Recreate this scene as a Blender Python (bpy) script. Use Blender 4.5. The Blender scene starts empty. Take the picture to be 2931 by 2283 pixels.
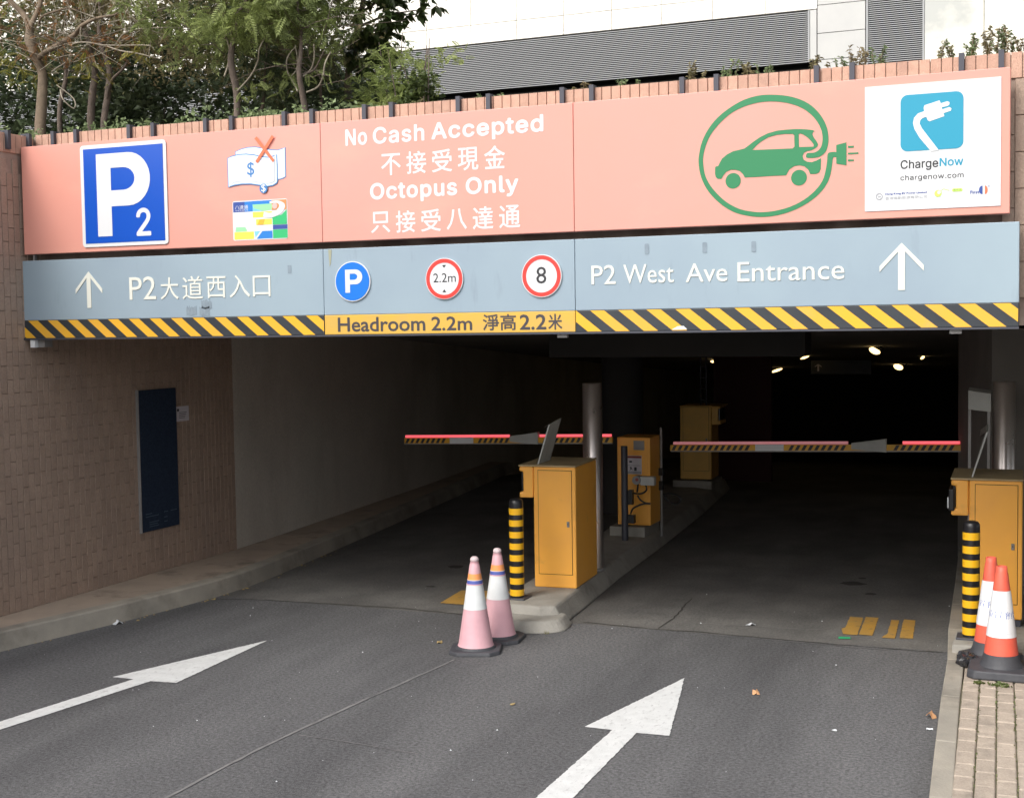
import bpy, bmesh, math, random
from mathutils import Vector, Matrix
R = math.radians
random.seed(7)
scene = bpy.context.scene
COL = scene.collection

# ------------------------------------------------------------------ camera
cam_d = bpy.data.cameras.new("camera")
cam = bpy.data.objects.new("camera", cam_d)
COL.objects.link(cam)
cam_d.sensor_fit = 'HORIZONTAL'
cam_d.sensor_width = 36.0
cam_d.lens = 36.0 * 3800.3 / 2931.0
cam_d.clip_start = 0.05
cam_d.clip_end = 500.0
_yaw, _pitch, _roll = 0.3890, 0.0571, -0.0147
_cy, _sy, _cp, _sp = math.cos(_yaw), math.sin(_yaw), math.cos(_pitch), math.sin(_pitch)
_f = Vector((-_sy * _cp, _cy * _cp, -_sp)); _r = Vector((_cy, _sy, 0)); _u = _r.cross(_f)
_r2 = _r * math.cos(_roll) + _u * math.sin(_roll); _u2 = -_r * math.sin(_roll) + _u * math.cos(_roll)
cam.matrix_world = Matrix(((_r2.x, _u2.x, -_f.x, 0), (_r2.y, _u2.y, -_f.y, 0), (_r2.z, _u2.z, -_f.z, 2.41), (0, 0, 0, 1)))
scene.camera = cam

# ------------------------------------------------------------------ light
SUN_EL, SUN_AZ = R(44), R(200)          # azimuth clockwise from +Y; the sun stands behind the camera
world = bpy.data.worlds.new("World"); scene.world = world
world.use_nodes = True
wn, wl = world.node_tree.nodes, world.node_tree.links
wn.clear()
w_out = wn.new('ShaderNodeOutputWorld'); w_bg = wn.new('ShaderNodeBackground')
sky = wn.new('ShaderNodeTexSky'); sky.sky_type = 'NISHITA'; sky.sun_disc = False
sky.sun_elevation = SUN_EL; sky.sun_rotation = SUN_AZ
sky.air_density = 1.0; sky.dust_density = 4.0; sky.ozone_density = 1.0
w_hs = wn.new('ShaderNodeHueSaturation'); w_hs.inputs['Saturation'].default_value = 0.30
wl.new(sky.outputs[0], w_hs.inputs['Color']); wl.new(w_hs.outputs[0], w_bg.inputs['Color'])
w_bg.inputs['Strength'].default_value = 0.15
wl.new(w_bg.outputs[0], w_out.inputs['Surface'])
sun_d = bpy.data.lights.new("sun", 'SUN'); sun_d.energy = 0.9; sun_d.angle = R(20); sun_d.color = (1.0, 0.95, 0.88)
sun = bpy.data.objects.new("sun", sun_d); COL.objects.link(sun)
_sd = Vector((math.sin(SUN_AZ) * math.cos(SUN_EL), math.cos(SUN_AZ) * math.cos(SUN_EL), math.sin(SUN_EL)))
sun.rotation_euler = _sd.to_track_quat('Z', 'Y').to_euler()
scene.view_settings.view_transform = 'Standard'
scene.view_settings.look = 'None'
scene.view_settings.gamma = 1.0
scene.view_settings.use_curve_mapping = False
scene.view_settings.exposure = 0.76
scene.render.engine = 'CYCLES'
scene.cycles.max_bounces = 8
scene.cycles.diffuse_bounces = 5

# ------------------------------------------------------------------ materials
def mat(name, c, rough=0.6, metal=0.0, c2=None, scale=8.0, detail=6.0, bump=0.0, bscale=None, mix=(0.35, 0.7),
        emit=None, estr=0.0, spec=0.5, rnd=0.0, isl=0.0, stretch=None, speck=None, stains=None, rnoise=0.0, grain=None):
    m = bpy.data.materials.new(name); m.use_nodes = True
    nt = m.node_tree; n, l = nt.nodes, nt.links
    b = n['Principled BSDF']
    b.inputs['Roughness'].default_value = rough; b.inputs['Metallic'].default_value = metal
    b.inputs['Specular IOR Level'].default_value = spec
    b.inputs['Base Color'].default_value = (*c, 1)
    tc = n.new('ShaderNodeTexCoord'); vec = tc.outputs['Object']
    geo = n.new('ShaderNodeNewGeometry')
    vec = geo.outputs['Position']
    if stretch:
        mp = n.new('ShaderNodeMapping'); mp.inputs['Scale'].default_value = stretch
        l.new(vec, mp.inputs['Vector']); svec = mp.outputs[0]
    else:
        svec = vec
    col = None
    def noise(v, sc, dt=6.0, ro=0.55):
        t = n.new('ShaderNodeTexNoise'); t.inputs['Scale'].default_value = sc; t.inputs['Detail'].default_value = dt
        t.inputs['Roughness'].default_value = ro
        l.new(v, t.inputs['Vector']); return t.outputs['Fac']
    def ramp(fac, a, b_):
        r = n.new('ShaderNodeMapRange'); r.inputs['From Min'].default_value = a; r.inputs['From Max'].default_value = b_
        l.new(fac, r.inputs['Value']); return r.outputs[0]
    def mixc(fac, A, B):
        x = n.new('ShaderNodeMix'); x.data_type = 'RGBA'
        if isinstance(fac, float): x.inputs[0].default_value = fac
        else: l.new(fac, x.inputs[0])
        for k, v in ((6, A), (7, B)):
            if isinstance(v, tuple): x.inputs[k].default_value = (*v, 1)
            else: l.new(v, x.inputs[k])
        return x.outputs[2]
    if c2: col = mixc(ramp(noise(svec, scale, detail), mix[0], mix[1]), c, c2)
    if stains:                       # (colour, scale, from, to, stretch)
        sc_, s0, s1 = stains[1], stains[2], stains[3]
        v2 = vec
        if len(stains) > 4:
            mp2 = n.new('ShaderNodeMapping'); mp2.inputs['Scale'].default_value = stains[4]; l.new(vec, mp2.inputs['Vector']); v2 = mp2.outputs[0]
        col = mixc(ramp(noise(v2, sc_, 8, 0.6), s0, s1), col if col is not None else c, stains[0])
    if grain:                        # (scale, amount): fine multiplicative mottling
        gh = n.new('ShaderNodeHueSaturation'); gm = n.new('ShaderNodeMapRange')
        gm.inputs['From Min'].default_value = 0.32; gm.inputs['From Max'].default_value = 0.68
        gm.inputs['To Min'].default_value = 1 - grain[1]; gm.inputs['To Max'].default_value = 1 + grain[1]
        l.new(noise(vec, grain[0], 5, 0.75), gm.inputs['Value']); l.new(gm.outputs[0], gh.inputs['Value'])
        if col is not None: l.new(col, gh.inputs['Color'])
        else: gh.inputs['Color'].default_value = (*c, 1)
        col = gh.outputs[0]
    if speck:                        # (colour, scale, threshold)
        vz = n.new('ShaderNodeTexNoise'); vz.inputs['Scale'].default_value = speck[1]; vz.inputs['Detail'].default_value = 2
        l.new(vec, vz.inputs['Vector'])
        col = mixc(ramp(vz.outputs['Fac'], speck[2], speck[2] + 0.08), col if col is not None else c, speck[0])
    if rnd or isl:
        oi = n.new('ShaderNodeObjectInfo')
        ad = n.new('ShaderNodeMath'); ad.operation = 'ADD'
        l.new(oi.outputs['Random'], ad.inputs[0])
        if isl: l.new(geo.outputs['Random Per Island'], ad.inputs[1])
        else: ad.inputs[1].default_value = 0
        fr = n.new('ShaderNodeMath'); fr.operation = 'FRACT'; l.new(ad.outputs[0], fr.inputs[0])
        mr = n.new('ShaderNodeMapRange'); mr.inputs['To Min'].default_value = 1 - max(rnd, isl); mr.inputs['To Max'].default_value = 1 + max(rnd, isl)
        l.new(fr.outputs[0], mr.inputs['Value'])
        hs = n.new('ShaderNodeHueSaturation'); l.new(mr.outputs[0], hs.inputs['Value'])
        if col is not None: l.new(col, hs.inputs['Color'])
        else: hs.inputs['Color'].default_value = (*c, 1)
        col = hs.outputs[0]
    if col is not None: l.new(col, b.inputs['Base Color'])
    if rnoise:
        mr2 = n.new('ShaderNodeMapRange'); mr2.inputs['To Min'].default_value = rough - rnoise; mr2.inputs['To Max'].default_value = rough + rnoise
        l.new(noise(vec, 6, 5), mr2.inputs['Value']); l.new(mr2.outputs[0], b.inputs['Roughness'])
    if bump:
        bp = n.new('ShaderNodeBump'); bp.inputs['Strength'].default_value = bump; bp.inputs['Distance'].default_value = 0.01
        l.new(noise(vec, bscale or scale * 6, 4, 0.6), bp.inputs['Height']); l.new(bp.outputs[0], b.inputs['Normal'])
    if emit:
        b.inputs['Emission Color'].default_value = (*emit, 1); b.inputs['Emission Strength'].default_value = estr
    return m

def leaf_mat(name, c, c2, trans=0.3, rough=0.5):
    m = mat(name, c, rough, c2=c2, scale=1.6, mix=(0.3, 0.7), isl=0.35, spec=0.35)
    b = m.node_tree.nodes['Principled BSDF']
    n, l = m.node_tree.nodes, m.node_tree.links
    tr = n.new('ShaderNodeBsdfTranslucent'); mx = n.new('ShaderNodeMixShader'); mx.inputs[0].default_value = trans
    src = b.inputs['Base Color'].links[0].from_socket
    l.new(src, tr.inputs['Color']); o = n['Material Output']
    l.new(b.outputs[0], mx.inputs[1]); l.new(tr.outputs[0], mx.inputs[2]); l.new(mx.outputs[0], o.inputs['Surface'])
    return m

M = dict(
    asphalt=mat('asphalt', (0.100, 0.100, 0.103), 0.82, c2=(0.142, 0.142, 0.144), scale=0.8, mix=(0.34, 0.68), bump=0.8, bscale=110, grain=(48, 0.62), speck=((0.26, 0.26, 0.25), 120, 0.70), stretch=(1.6, 0.45, 1),
                stains=((0.074, 0.074, 0.077), 0.8, 0.46, 0.72, (1.5, 0.22, 1)), rnoise=0.1),
    floor=mat('floor_concrete', (0.116, 0.113, 0.107), 0.8, c2=(0.178, 0.173, 0.160), scale=1.7, bump=0.5, bscale=110, grain=(45, 0.35), speck=((0.07, 0.066, 0.06), 26, 0.68),
              stains=((0.075, 0.072, 0.068), 0.9, 0.45, 0.72, (1.3, 0.5, 1)), rnoise=0.1),
    joint=mat('joint_sealer', (0.23, 0.225, 0.22), 0.8, c2=(0.13, 0.13, 0.13), scale=7),
    crack=mat('crack', (0.035, 0.033, 0.03), 0.9, c2=(0.07, 0.065, 0.055), scale=9),
    road_white=mat('road_paint_white', (0.70, 0.71, 0.70), 0.6, c2=(0.60, 0.61, 0.60), scale=10, bump=0.3, bscale=150,
                   stains=((0.42, 0.42, 0.42), 40, 0.56, 0.72, (1, 0.45, 1))),
    road_yellow=mat('road_paint_yellow', (0.52, 0.29, 0.05), 0.65, c2=(0.42, 0.26, 0.08), scale=8, bump=0.3, bscale=150, stains=((0.14, 0.12, 0.09), 14, 0.58, 0.74)),
    tape=mat('green_tape', (0.04, 0.42, 0.18), 0.5),
    kerb=mat('kerb_concrete', (0.28, 0.26, 0.22), 0.85, c2=(0.38, 0.345, 0.285), scale=3, bump=0.5, bscale=60, stains=((0.12, 0.11, 0.09), 2.2, 0.5, 0.8)),
    path=mat('footpath_concrete', (0.44, 0.35, 0.27), 0.85, c2=(0.35, 0.285, 0.225), scale=2.5, bump=0.5, bscale=60, stains=((0.15, 0.125, 0.10), 3.5, 0.55, 0.8)),
    island=mat('island_concrete', (0.34, 0.325, 0.29), 0.85, c2=(0.26, 0.25, 0.22), scale=4, bump=0.6, bscale=50, stains=((0.13, 0.125, 0.11), 3, 0.55, 0.8)),
    paver=mat('paver_brick', (0.44, 0.37, 0.30), 0.85, c2=(0.35, 0.295, 0.24), scale=9, bump=0.5, bscale=80, rnd=0.08, grain=(70, 0.15), stains=((0.23, 0.20, 0.165), 7, 0.55, 0.78)),
    sand=mat('joint_sand', (0.15, 0.125, 0.09), 0.95, c2=(0.08, 0.095, 0.04), scale=12),
    moss=leaf_mat('moss', (0.10, 0.15, 0.04), (0.14, 0.14, 0.05)),
    tile=mat('wall_tile', (0.375, 0.275, 0.212), 0.6, c2=(0.33, 0.24, 0.187), scale=14, bump=0.35, bscale=120, rnd=0.06, isl=0.06, grain=(60, 0.15), stains=((0.28, 0.21, 0.175), 1.4, 0.5, 0.85, (1, 1, 0.3))),
    coping=mat('coping_tile', (0.56, 0.345, 0.255), 0.6, c2=(0.50, 0.30, 0.22), scale=16, bump=0.5, bscale=120, rnd=0.08, stains=((0.36, 0.22, 0.17), 5, 0.6, 0.85)),
    pier=mat('pier_concrete_shaded', (0.22, 0.205, 0.19), 0.9, c2=(0.17, 0.16, 0.15), scale=2), grout=mat('grout', (0.20, 0.14, 0.115), 0.9, c2=(0.42, 0.33, 0.27), scale=2.2, mix=(0.4, 0.6)),  # pier: wall concrete in a darker colour, painted to look less lit
    concrete=mat('wall_concrete', (0.62, 0.58, 0.51), 0.85, c2=(0.55, 0.515, 0.455), scale=1.5, bump=0.4, bscale=50, grain=(40, 0.12), stains=((0.38, 0.345, 0.295), 0.8, 0.5, 0.85, (1, 1, 0.4))),
    ceiling=mat('ceiling_paint', (0.36, 0.34, 0.31), 0.9, c2=(0.29, 0.275, 0.255), scale=1),
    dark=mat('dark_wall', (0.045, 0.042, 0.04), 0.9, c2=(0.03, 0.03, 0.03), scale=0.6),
    maroon=mat('maroon_panel', (0.05, 0.014, 0.014), 0.8),
    soil=mat('soil', (0.045, 0.035, 0.025), 0.95, c2=(0.07, 0.055, 0.035), scale=5, bump=0.8, bscale=30),
    pink=mat('pink_paint', (0.69, 0.32, 0.272), 0.42, c2=(0.71, 0.305, 0.232), scale=0.55, mix=(0.3, 0.7), rnoise=0.06, stains=((0.72, 0.36, 0.285), 0.9, 0.55, 0.8, (1, 1, 2.0))),
    bluegrey=mat('blue_grey_paint', (0.255, 0.33, 0.40), 0.5, c2=(0.305, 0.393, 0.452), scale=0.9, mix=(0.3, 0.7), rnoise=0.08, stains=((0.20, 0.255, 0.31), 2.6, 0.60, 0.85, (2.5, 1, 0.5))),
    rust=mat('rust_streak', (0.32, 0.33, 0.24), 0.7),
    smudge=mat('smudge', (0.205, 0.255, 0.30), 0.8, c2=(0.25, 0.315, 0.37), scale=26),
    hz_yellow=mat('hazard_yellow', (0.80, 0.43, 0.022), 0.45, c2=(0.74, 0.40, 0.05), scale=3, stains=((0.60, 0.38, 0.12), 5, 0.6, 0.85)),
    hz_black=mat('hazard_black', (0.022, 0.027, 0.034), 0.5, c2=(0.034, 0.041, 0.050), scale=4),
    plate_yellow=mat('plate_yellow', (0.66, 0.40, 0.055), 0.5, c2=(0.58, 0.37, 0.09), scale=6),
    plate_ink=mat('plate_ink', (0.05, 0.045, 0.055), 0.55),
    white=mat('sign_white', (0.68, 0.695, 0.71), 0.4),
    letter=mat('letter_cream', (0.71, 0.72, 0.65), 0.5),
    letter_edge=mat('letter_white', (0.69, 0.705, 0.72), 0.5),
    blue=mat('sign_blue', (0.001, 0.075, 0.47), 0.35), roundblue=mat('round_blue', (0.008, 0.17, 0.66), 0.35),
    red=mat('sign_red', (0.74, 0.045, 0.035), 0.4), ink=mat('ink', (0.03, 0.03, 0.035), 0.5),
    ev=mat('ev_green', (0.016, 0.205, 0.078), 0.4), teal=mat('teal', (0.008, 0.285, 0.44), 0.4),
    lineblue=mat('line_blue', (0.05, 0.20, 0.48), 0.4), paleblue=mat('pale_blue', (0.66, 0.77, 0.86), 0.4), notegrey=mat('note_grey', (0.70, 0.72, 0.76), 0.4),
    orange=mat('cross_orange', (0.86, 0.17, 0.075), 0.4), greyink=mat('grey_ink', (0.35, 0.36, 0.39), 0.5), lime=mat('lime', (0.55, 0.72, 0.14), 0.5),
    navy=mat('navy_ink', (0.03, 0.07, 0.30), 0.5), cgreen=mat('card_green', (0.03, 0.45, 0.16), 0.4), cyellow=mat('card_yellow', (0.80, 0.68, 0.10), 0.4),
    cblue=mat('card_blue', (0.02, 0.20, 0.60), 0.4), ccyan=mat('card_cyan', (0.20, 0.55, 0.80), 0.4), corange=mat('card_orange', (0.62, 0.27, 0.10), 0.4), clgreen=mat('card_light_green', (0.30, 0.72, 0.36), 0.4), cpink=mat('card_pink', (0.75, 0.45, 0.42), 0.4),
    metal=mat('dark_metal', (0.065, 0.068, 0.085), 0.5, metal=0.3), galv=mat('galvanised', (0.30, 0.29, 0.285), 0.5, metal=0.3, c2=(0.24, 0.235, 0.23), scale=6, rnoise=0.1),
    steel=mat('stainless', (0.80, 0.73, 0.69), 0.30, metal=0.95, c2=(0.66, 0.60, 0.57), scale=3, stretch=(1, 1, 0.2), rnoise=0.08),
    box=mat('machine_yellow', (0.95, 0.455, 0.07), 0.42, c2=(0.90, 0.425, 0.075), scale=4, bump=0.06, bscale=200, stains=((0.42, 0.22, 0.06), 3.2, 0.62, 0.9), rnoise=0.08),
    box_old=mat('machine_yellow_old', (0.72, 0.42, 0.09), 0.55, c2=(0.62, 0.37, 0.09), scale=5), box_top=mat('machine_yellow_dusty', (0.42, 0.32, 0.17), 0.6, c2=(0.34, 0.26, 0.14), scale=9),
    gap=mat('gap_dark', (0.03, 0.018, 0.006), 0.8), black=mat('black_plastic', (0.014, 0.014, 0.016), 0.32, rnoise=0.08), rubber=mat('black_rubber', (0.045, 0.047, 0.055), 0.6, c2=(0.07, 0.072, 0.08), scale=9, bump=0.2, bscale=90),
    bol_yellow=mat('bollard_yellow', (0.84, 0.46, 0.015), 0.35), glass=mat('dark_glass', (0.02, 0.022, 0.025), 0.12),
    cone_pink=mat('cone_pink', (0.70, 0.41, 0.45), 0.5, c2=(0.62, 0.35, 0.39), scale=6, bump=0.12, bscale=60, stains=((0.50, 0.29, 0.33), 7, 0.62, 0.85)), cone_white=mat('cone_white', (0.74, 0.76, 0.76), 0.4, c2=(0.66, 0.68, 0.68), scale=9),
    cone_knob=mat('cone_knob', (0.66, 0.54, 0.55), 0.55, c2=(0.52, 0.40, 0.42), scale=30), cone_orange=mat('cone_orange_band', (0.88, 0.34, 0.11), 0.4), cone_blue=mat('cone_blue_band', (0.09, 0.12, 0.40), 0.45),
    cone_red=mat('cone_red', (0.80, 0.135, 0.08), 0.5, c2=(0.70, 0.115, 0.075), scale=10, bump=0.15, bscale=70, stains=((0.36, 0.09, 0.07), 9, 0.62, 0.85)), paper=mat('paper', (0.76, 0.78, 0.80), 0.6, bump=0.2, bscale=25),
    pen_blue=mat('pen_blue', (0.13, 0.20, 0.50), 0.6), pen_grey=mat('pen_grey', (0.28, 0.30, 0.33), 0.6), bag=mat('black_bag', (0.03, 0.03, 0.033), 0.22, bump=0.6, bscale=14), clear=mat('clear_plastic', (0.32, 0.33, 0.33), 0.2, bump=0.6, bscale=18),
    led_bright=mat('led_red', (0.75, 0.25, 0.28), 0.4, emit=(1.0, 0.12, 0.15), estr=0.55), led_dim=mat('led_pink', (0.66, 0.50, 0.52), 0.4, emit=(1.0, 0.25, 0.30), estr=0.14),
    arm=mat('arm_plate', (0.50, 0.51, 0.49), 0.55, c2=(0.42, 0.43, 0.41), scale=7), board_blue=mat('board_navy', (0.016, 0.025, 0.048), 0.7, c2=(0.028, 0.045, 0.075), scale=60, spec=0.2),
    board_mark=mat('board_mark', (0.055, 0.085, 0.12), 0.6), notice=mat('notice_paper', (0.62, 0.58, 0.62), 0.6), notice_red=mat('notice_red', (0.28, 0.05, 0.04), 0.6),
    lamp=mat('lamp_glow', (0.9, 0.8, 0.5), 0.4, emit=(1.0, 0.70, 0.30), estr=1.9), facade_seam=mat('facade_seam', (0.72, 0.72, 0.69), 0.8), facade=mat('facade_panel', (0.90, 0.87, 0.80), 0.28, c2=(0.87, 0.84, 0.76), scale=0.35, rnoise=0.05, spec=0.6),
    facade_grey=mat('facade_panel_grey', (0.54, 0.54, 0.52), 0.4, c2=(0.49, 0.49, 0.48), scale=2), facade_reflect=mat('facade_panel_reflect_paint', (0.80, 0.78, 0.68), 0.22, c2=(0.46, 0.47, 0.44), scale=0.8, spec=0.8, mix=(0.45, 0.62)),  # large right panels: cream and grey blotches paint reflections into the colour
    louvre=mat('louvre_grey', (0.36, 0.37, 0.375), 0.5), recess=mat('recess', (0.02, 0.022, 0.023), 0.9), facade_base=mat('facade_base', (0.05, 0.045, 0.04), 0.9),
    bark_pale=mat('bark_pale', (0.36, 0.32, 0.25), 0.9, c2=(0.26, 0.22, 0.17), scale=9), bark=mat('bark_tan', (0.22, 0.165, 0.115), 0.9, c2=(0.155, 0.118, 0.082), scale=12, bump=0.7, bscale=60), bark_grey=mat('bark_grey', (0.17, 0.13, 0.105), 0.9, c2=(0.11, 0.088, 0.073), scale=14, bump=0.7, bscale=60),
    leaf_dark=leaf_mat('leaf_dark', (0.060, 0.088, 0.046), (0.105, 0.135, 0.064), 0.2, 0.4), leaf_feather=leaf_mat('leaf_feather', (0.37, 0.43, 0.15), (0.22, 0.27, 0.11), 0.5),
    leaf_orange=leaf_mat('leaf_orange', (0.36, 0.17, 0.06), (0.22, 0.135, 0.075), 0.4), leaf_yellow=leaf_mat('leaf_yellow', (0.30, 0.25, 0.04), (0.20, 0.22, 0.05), 0.4), leaf_big=leaf_mat('leaf_big', (0.045, 0.075, 0.022), (0.075, 0.10, 0.03), 0.25, 0.4),
    leaf_light=leaf_mat('leaf_light', (0.44, 0.50, 0.17), (0.30, 0.37, 0.13), 0.5), leaf_cover=leaf_mat('leaf_cover', (0.32, 0.40, 0.19), (0.18, 0.24, 0.12), 0.35), leaf_olive=leaf_mat('leaf_olive', (0.22, 0.24, 0.11), (0.27, 0.21, 0.115), 0.4),
    leaf_tan=mat('dead_leaf', (0.50, 0.25, 0.12), 0.7, c2=(0.62, 0.36, 0.18), scale=30), leaf_brown=mat('dead_leaf_brown', (0.36, 0.27, 0.12), 0.7), litter=mat('litter_white', (0.72, 0.75, 0.78), 0.5),
)

# ------------------------------------------------------------------ helpers
class MB:
    def __init__(s): s.v, s.f, s.m, s.s = [], [], [], []
    def add(s, vs, fs, mi=0, smooth=False, T=None):
        o = len(s.v)
        if T is not None: vs = [T @ Vector(v) for v in vs]
        s.v += [tuple(v) for v in vs]
        for f in fs: s.f.append(tuple(i + o for i in f)); s.m.append(mi); s.s.append(smooth)
        return s
    def box(s, x0, x1, y0, y1, z0, z1, mi=0, T=None):
        vs = [(x0, y0, z0), (x1, y0, z0), (x1, y1, z0), (x0, y1, z0), (x0, y0, z1), (x1, y0, z1), (x1, y1, z1), (x0, y1, z1)]
        return s.add(vs, [(0, 3, 2, 1), (4, 5, 6, 7), (0, 1, 5, 4), (1, 2, 6, 5), (2, 3, 7, 6), (3, 0, 4, 7)], mi, False, T)
    def lathe(s, prof, n=24, mi=0, T=None, caps=True, mats=None, smooth=True):
        vs, fs = [], []
        for r, z in prof:
            for k in range(n):
                a = 2 * math.pi * k / n; vs.append((r * math.cos(a), r * math.sin(a), z))
        o = len(s.v)
        for j in range(len(prof) - 1):
            q = [(j * n + k, j * n + (k + 1) % n, (j + 1) * n + (k + 1) % n, (j + 1) * n + k) for k in range(n)]
            for f in q: s.f.append(tuple(i + o for i in f)); s.m.append(mats[j] if mats else mi); s.s.append(smooth)
        if T is not None: vs = [T @ Vector(v) for v in vs]
        s.v += [tuple(v) for v in vs]
        if caps:
            o2 = len(s.v); last = o + (len(prof) - 1) * n
            s.v += [s.v[o + k] for k in range(n)] + [s.v[last + k] for k in range(n)]
            s.f.append(tuple(o2 + k for k in reversed(range(n)))); s.m.append(mats[0] if mats else mi); s.s.append(False)
            s.f.append(tuple(o2 + n + k for k in range(n))); s.m.append(mats[-1] if mats else mi); s.s.append(False)
        return s
    def tube(s, pts, rad, n=8, mi=0):
        pts = [Vector(p) for p in pts]
        if not isinstance(rad, (list, tuple)): rad = [rad] * len(pts)
        o = len(s.v); up = Vector((0.13, 0.9, 0.2)).normalized()
        for i, p in enumerate(pts):
            d = (pts[min(i + 1, len(pts) - 1)] - pts[max(i - 1, 0)]).normalized()
            a = d.cross(up)
            if a.length < 0.05: a = d.cross(Vector((1, 0, 0)))
            a.normalize(); b = d.cross(a)
            for k in range(n):
                t = 2 * math.pi * k / n; s.v.append(tuple(p + (a * math.cos(t) + b * math.sin(t)) * rad[i]))
        for i in range(len(pts) - 1):
            for k in range(n):
                s.f.append((o + i * n + k, o + i * n + (k + 1) % n, o + (i + 1) * n + (k + 1) % n, o + (i + 1) * n + k)); s.m.append(mi); s.s.append(True)
        s.f.append(tuple(o + k for k in reversed(range(n)))); s.m.append(mi); s.s.append(False)
        s.f.append(tuple(o + (len(pts) - 1) * n + k for k in range(n))); s.m.append(mi); s.s.append(False)
        return s
    def prism(s, poly, z0, z1, mi=0, T=None):      # poly in xy, extruded in z
        n = len(poly); vs = [(x, y, z0) for x, y in poly] + [(x, y, z1) for x, y in poly]
        fs = [tuple(reversed(range(n))), tuple(range(n, 2 * n))] + [(k, (k + 1) % n, n + (k + 1) % n, n + k) for k in range(n)]
        return s.add(vs, fs, mi, False, T)
    def mesh(s, name, mats):
        me = bpy.data.meshes.new(name); me.from_pydata(s.v, [], s.f)
        for m in (mats if isinstance(mats, (list, tuple)) else [mats]): me.materials.append(m)
        me.polygons.foreach_set('material_index', s.m); me.polygons.foreach_set('use_smooth', s.s)
        me.update(); return me

def wpos(o):
    p = Vector((0, 0, 0))
    while o is not None: p += o.location; o = o.parent
    return p
def link(name, me, parent=None, loc=(0, 0, 0), bevel=0, world=True):
    """link a mesh as one object; world=True: the mesh is in world coordinates and is shifted into its parent's frame"""
    if parent is not None and world:
        off = wpos(parent)
        if off.length > 0: me.transform(Matrix.Translation(-off))
    o = bpy.data.objects.new(name, me); COL.objects.link(o); o.parent = parent; o.location = loc
    if bevel:
        md = o.modifiers.new('bevel', 'BEVEL'); md.width = bevel; md.segments = 2; md.limit_method = 'ANGLE'; md.angle_limit = R(40)
    return o
def part(name, mb, mats, parent=None, world=True, loc=(0, 0, 0), bevel=0):
    return link(name, mb.mesh(name, mats), parent, loc, bevel, world)
def tag(o, label=None, cat=None, group=None, kind=None):
    if label: o['label'] = label
    if cat: o['category'] = cat
    if group: o['group'] = group
    if kind: o['kind'] = kind
    return o
def thing(name, loc, label, cat, group=None, rz=0.0):
    o = bpy.data.objects.new(name, None); COL.objects.link(o); o.location = loc; o.rotation_euler = (0, 0, rz); o.empty_display_size = 0.1
    return tag(o, label, cat, group)
def struct(name, mb, mats, bevel=0, kind='structure'):
    o = part(name, mb, mats, bevel=bevel); o['kind'] = kind; return o
def copy_tree(o, parent=None):
    c = o.copy(); COL.objects.link(c)
    if parent is not None: c.parent = parent
    for ch in [x for x in bpy.data.objects if x.parent == o and x != c]: copy_tree(ch, c)
    return c

TM = bpy.data.collections.new('tmp')
def curve_mesh(cu):
    o = bpy.data.objects.new('t', cu); COL.objects.link(o)
    me = bpy.data.meshes.new_from_object(o, preserve_all_data_layers=False, depsgraph=bpy.context.evaluated_depsgraph_get())
    bpy.data.objects.remove(o); bpy.data.curves.remove(cu)
    return me
def shape_mesh(loops, thick=0.001):
    cu = bpy.data.curves.new('c', 'CURVE'); cu.dimensions = '2D'; cu.fill_mode = 'BOTH'; cu.extrude = thick / 2
    for lp in loops:
        sp = cu.splines.new('POLY'); sp.points.add(len(lp) - 1)
        for i, (x, y) in enumerate(lp): sp.points[i].co = (x, y, 0, 1)
        sp.use_cyclic_u = True
    me = curve_mesh(cu); me.transform(Matrix.Translation((0, 0, thick / 2))); return me
def text_mesh(body, bold=0.0, thick=0.001, space=1.0, res=3):
    cu = bpy.data.curves.new('t', 'FONT'); cu.body = body; cu.size = 1.0; cu.resolution_u = res; cu.fill_mode = 'BOTH'
    cu.offset = bold; cu.space_character = space
    me = curve_mesh(cu)
    return me
GROT = None
try: GROT = bpy.data.fonts.load(bpy.utils.system_resource('DATAFILES', path='fonts') + '/Inter.woff2')   # Blender's own interface font
except Exception: GROT = None
UP = Matrix(((1, 0, 0, 0), (0, 0, -1, 0), (0, 1, 0, 0), (0, 0, 0, 1)))     # xy drawing -> stands in the xz plane, faces -Y
def fit(me, x0, x1, z0, z1):
    xs = [v.co.x for v in me.vertices]; ys = [v.co.y for v in me.vertices]
    a, b, c, d = min(xs), max(xs), min(ys), max(ys)
    me.transform(Matrix(((((x1 - x0) / (b - a)), 0, 0, x0 - a * (x1 - x0) / (b - a)), (0, (z1 - z0) / (d - c), 0, z0 - c * (z1 - z0) / (d - c)), (0, 0, 1, 0), (0, 0, 0, 1))))
    return me
def join_meshes(lst, name='art'):
    """lst of (mesh, material) -> one mesh with the materials"""
    bm = bmesh.new(); mats = []
    for me, m in lst:
        if m not in mats: mats.append(m)
        k = mats.index(m); n0 = len(bm.faces); bm.from_mesh(me); bm.faces.ensure_lookup_table()
        for f in bm.faces[n0:]: f.material_index = k; f.smooth = False
        bpy.data.meshes.remove(me)
    out = bpy.data.meshes.new(name); bm.to_mesh(out); bm.free()
    for m in mats: out.materials.append(m)
    return out
def stand(me, y): me.transform(Matrix.Translation((0, y, 0)) @ UP); return me
def art(loops, y, m, thick=0.001): return (stand(shape_mesh(loops, thick), y), m)
def unweld(me):
    """every triangle on its own, each a hair in front of the last, so that overlapping strokes never share a plane"""
    V, Fc = [], []
    me.calc_loop_triangles()
    for i, t in enumerate(me.loop_triangles):
        n0 = len(V)
        for v in t.vertices: c = me.vertices[v].co; V.append((c.x, c.y, c.z + 0.0002 * ((i * 7) % 23) / 23))
        Fc.append((n0, n0 + 1, n0 + 2))
    out = bpy.data.meshes.new('g'); out.from_pydata(V, [], Fc); bpy.data.meshes.remove(me); return out
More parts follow.
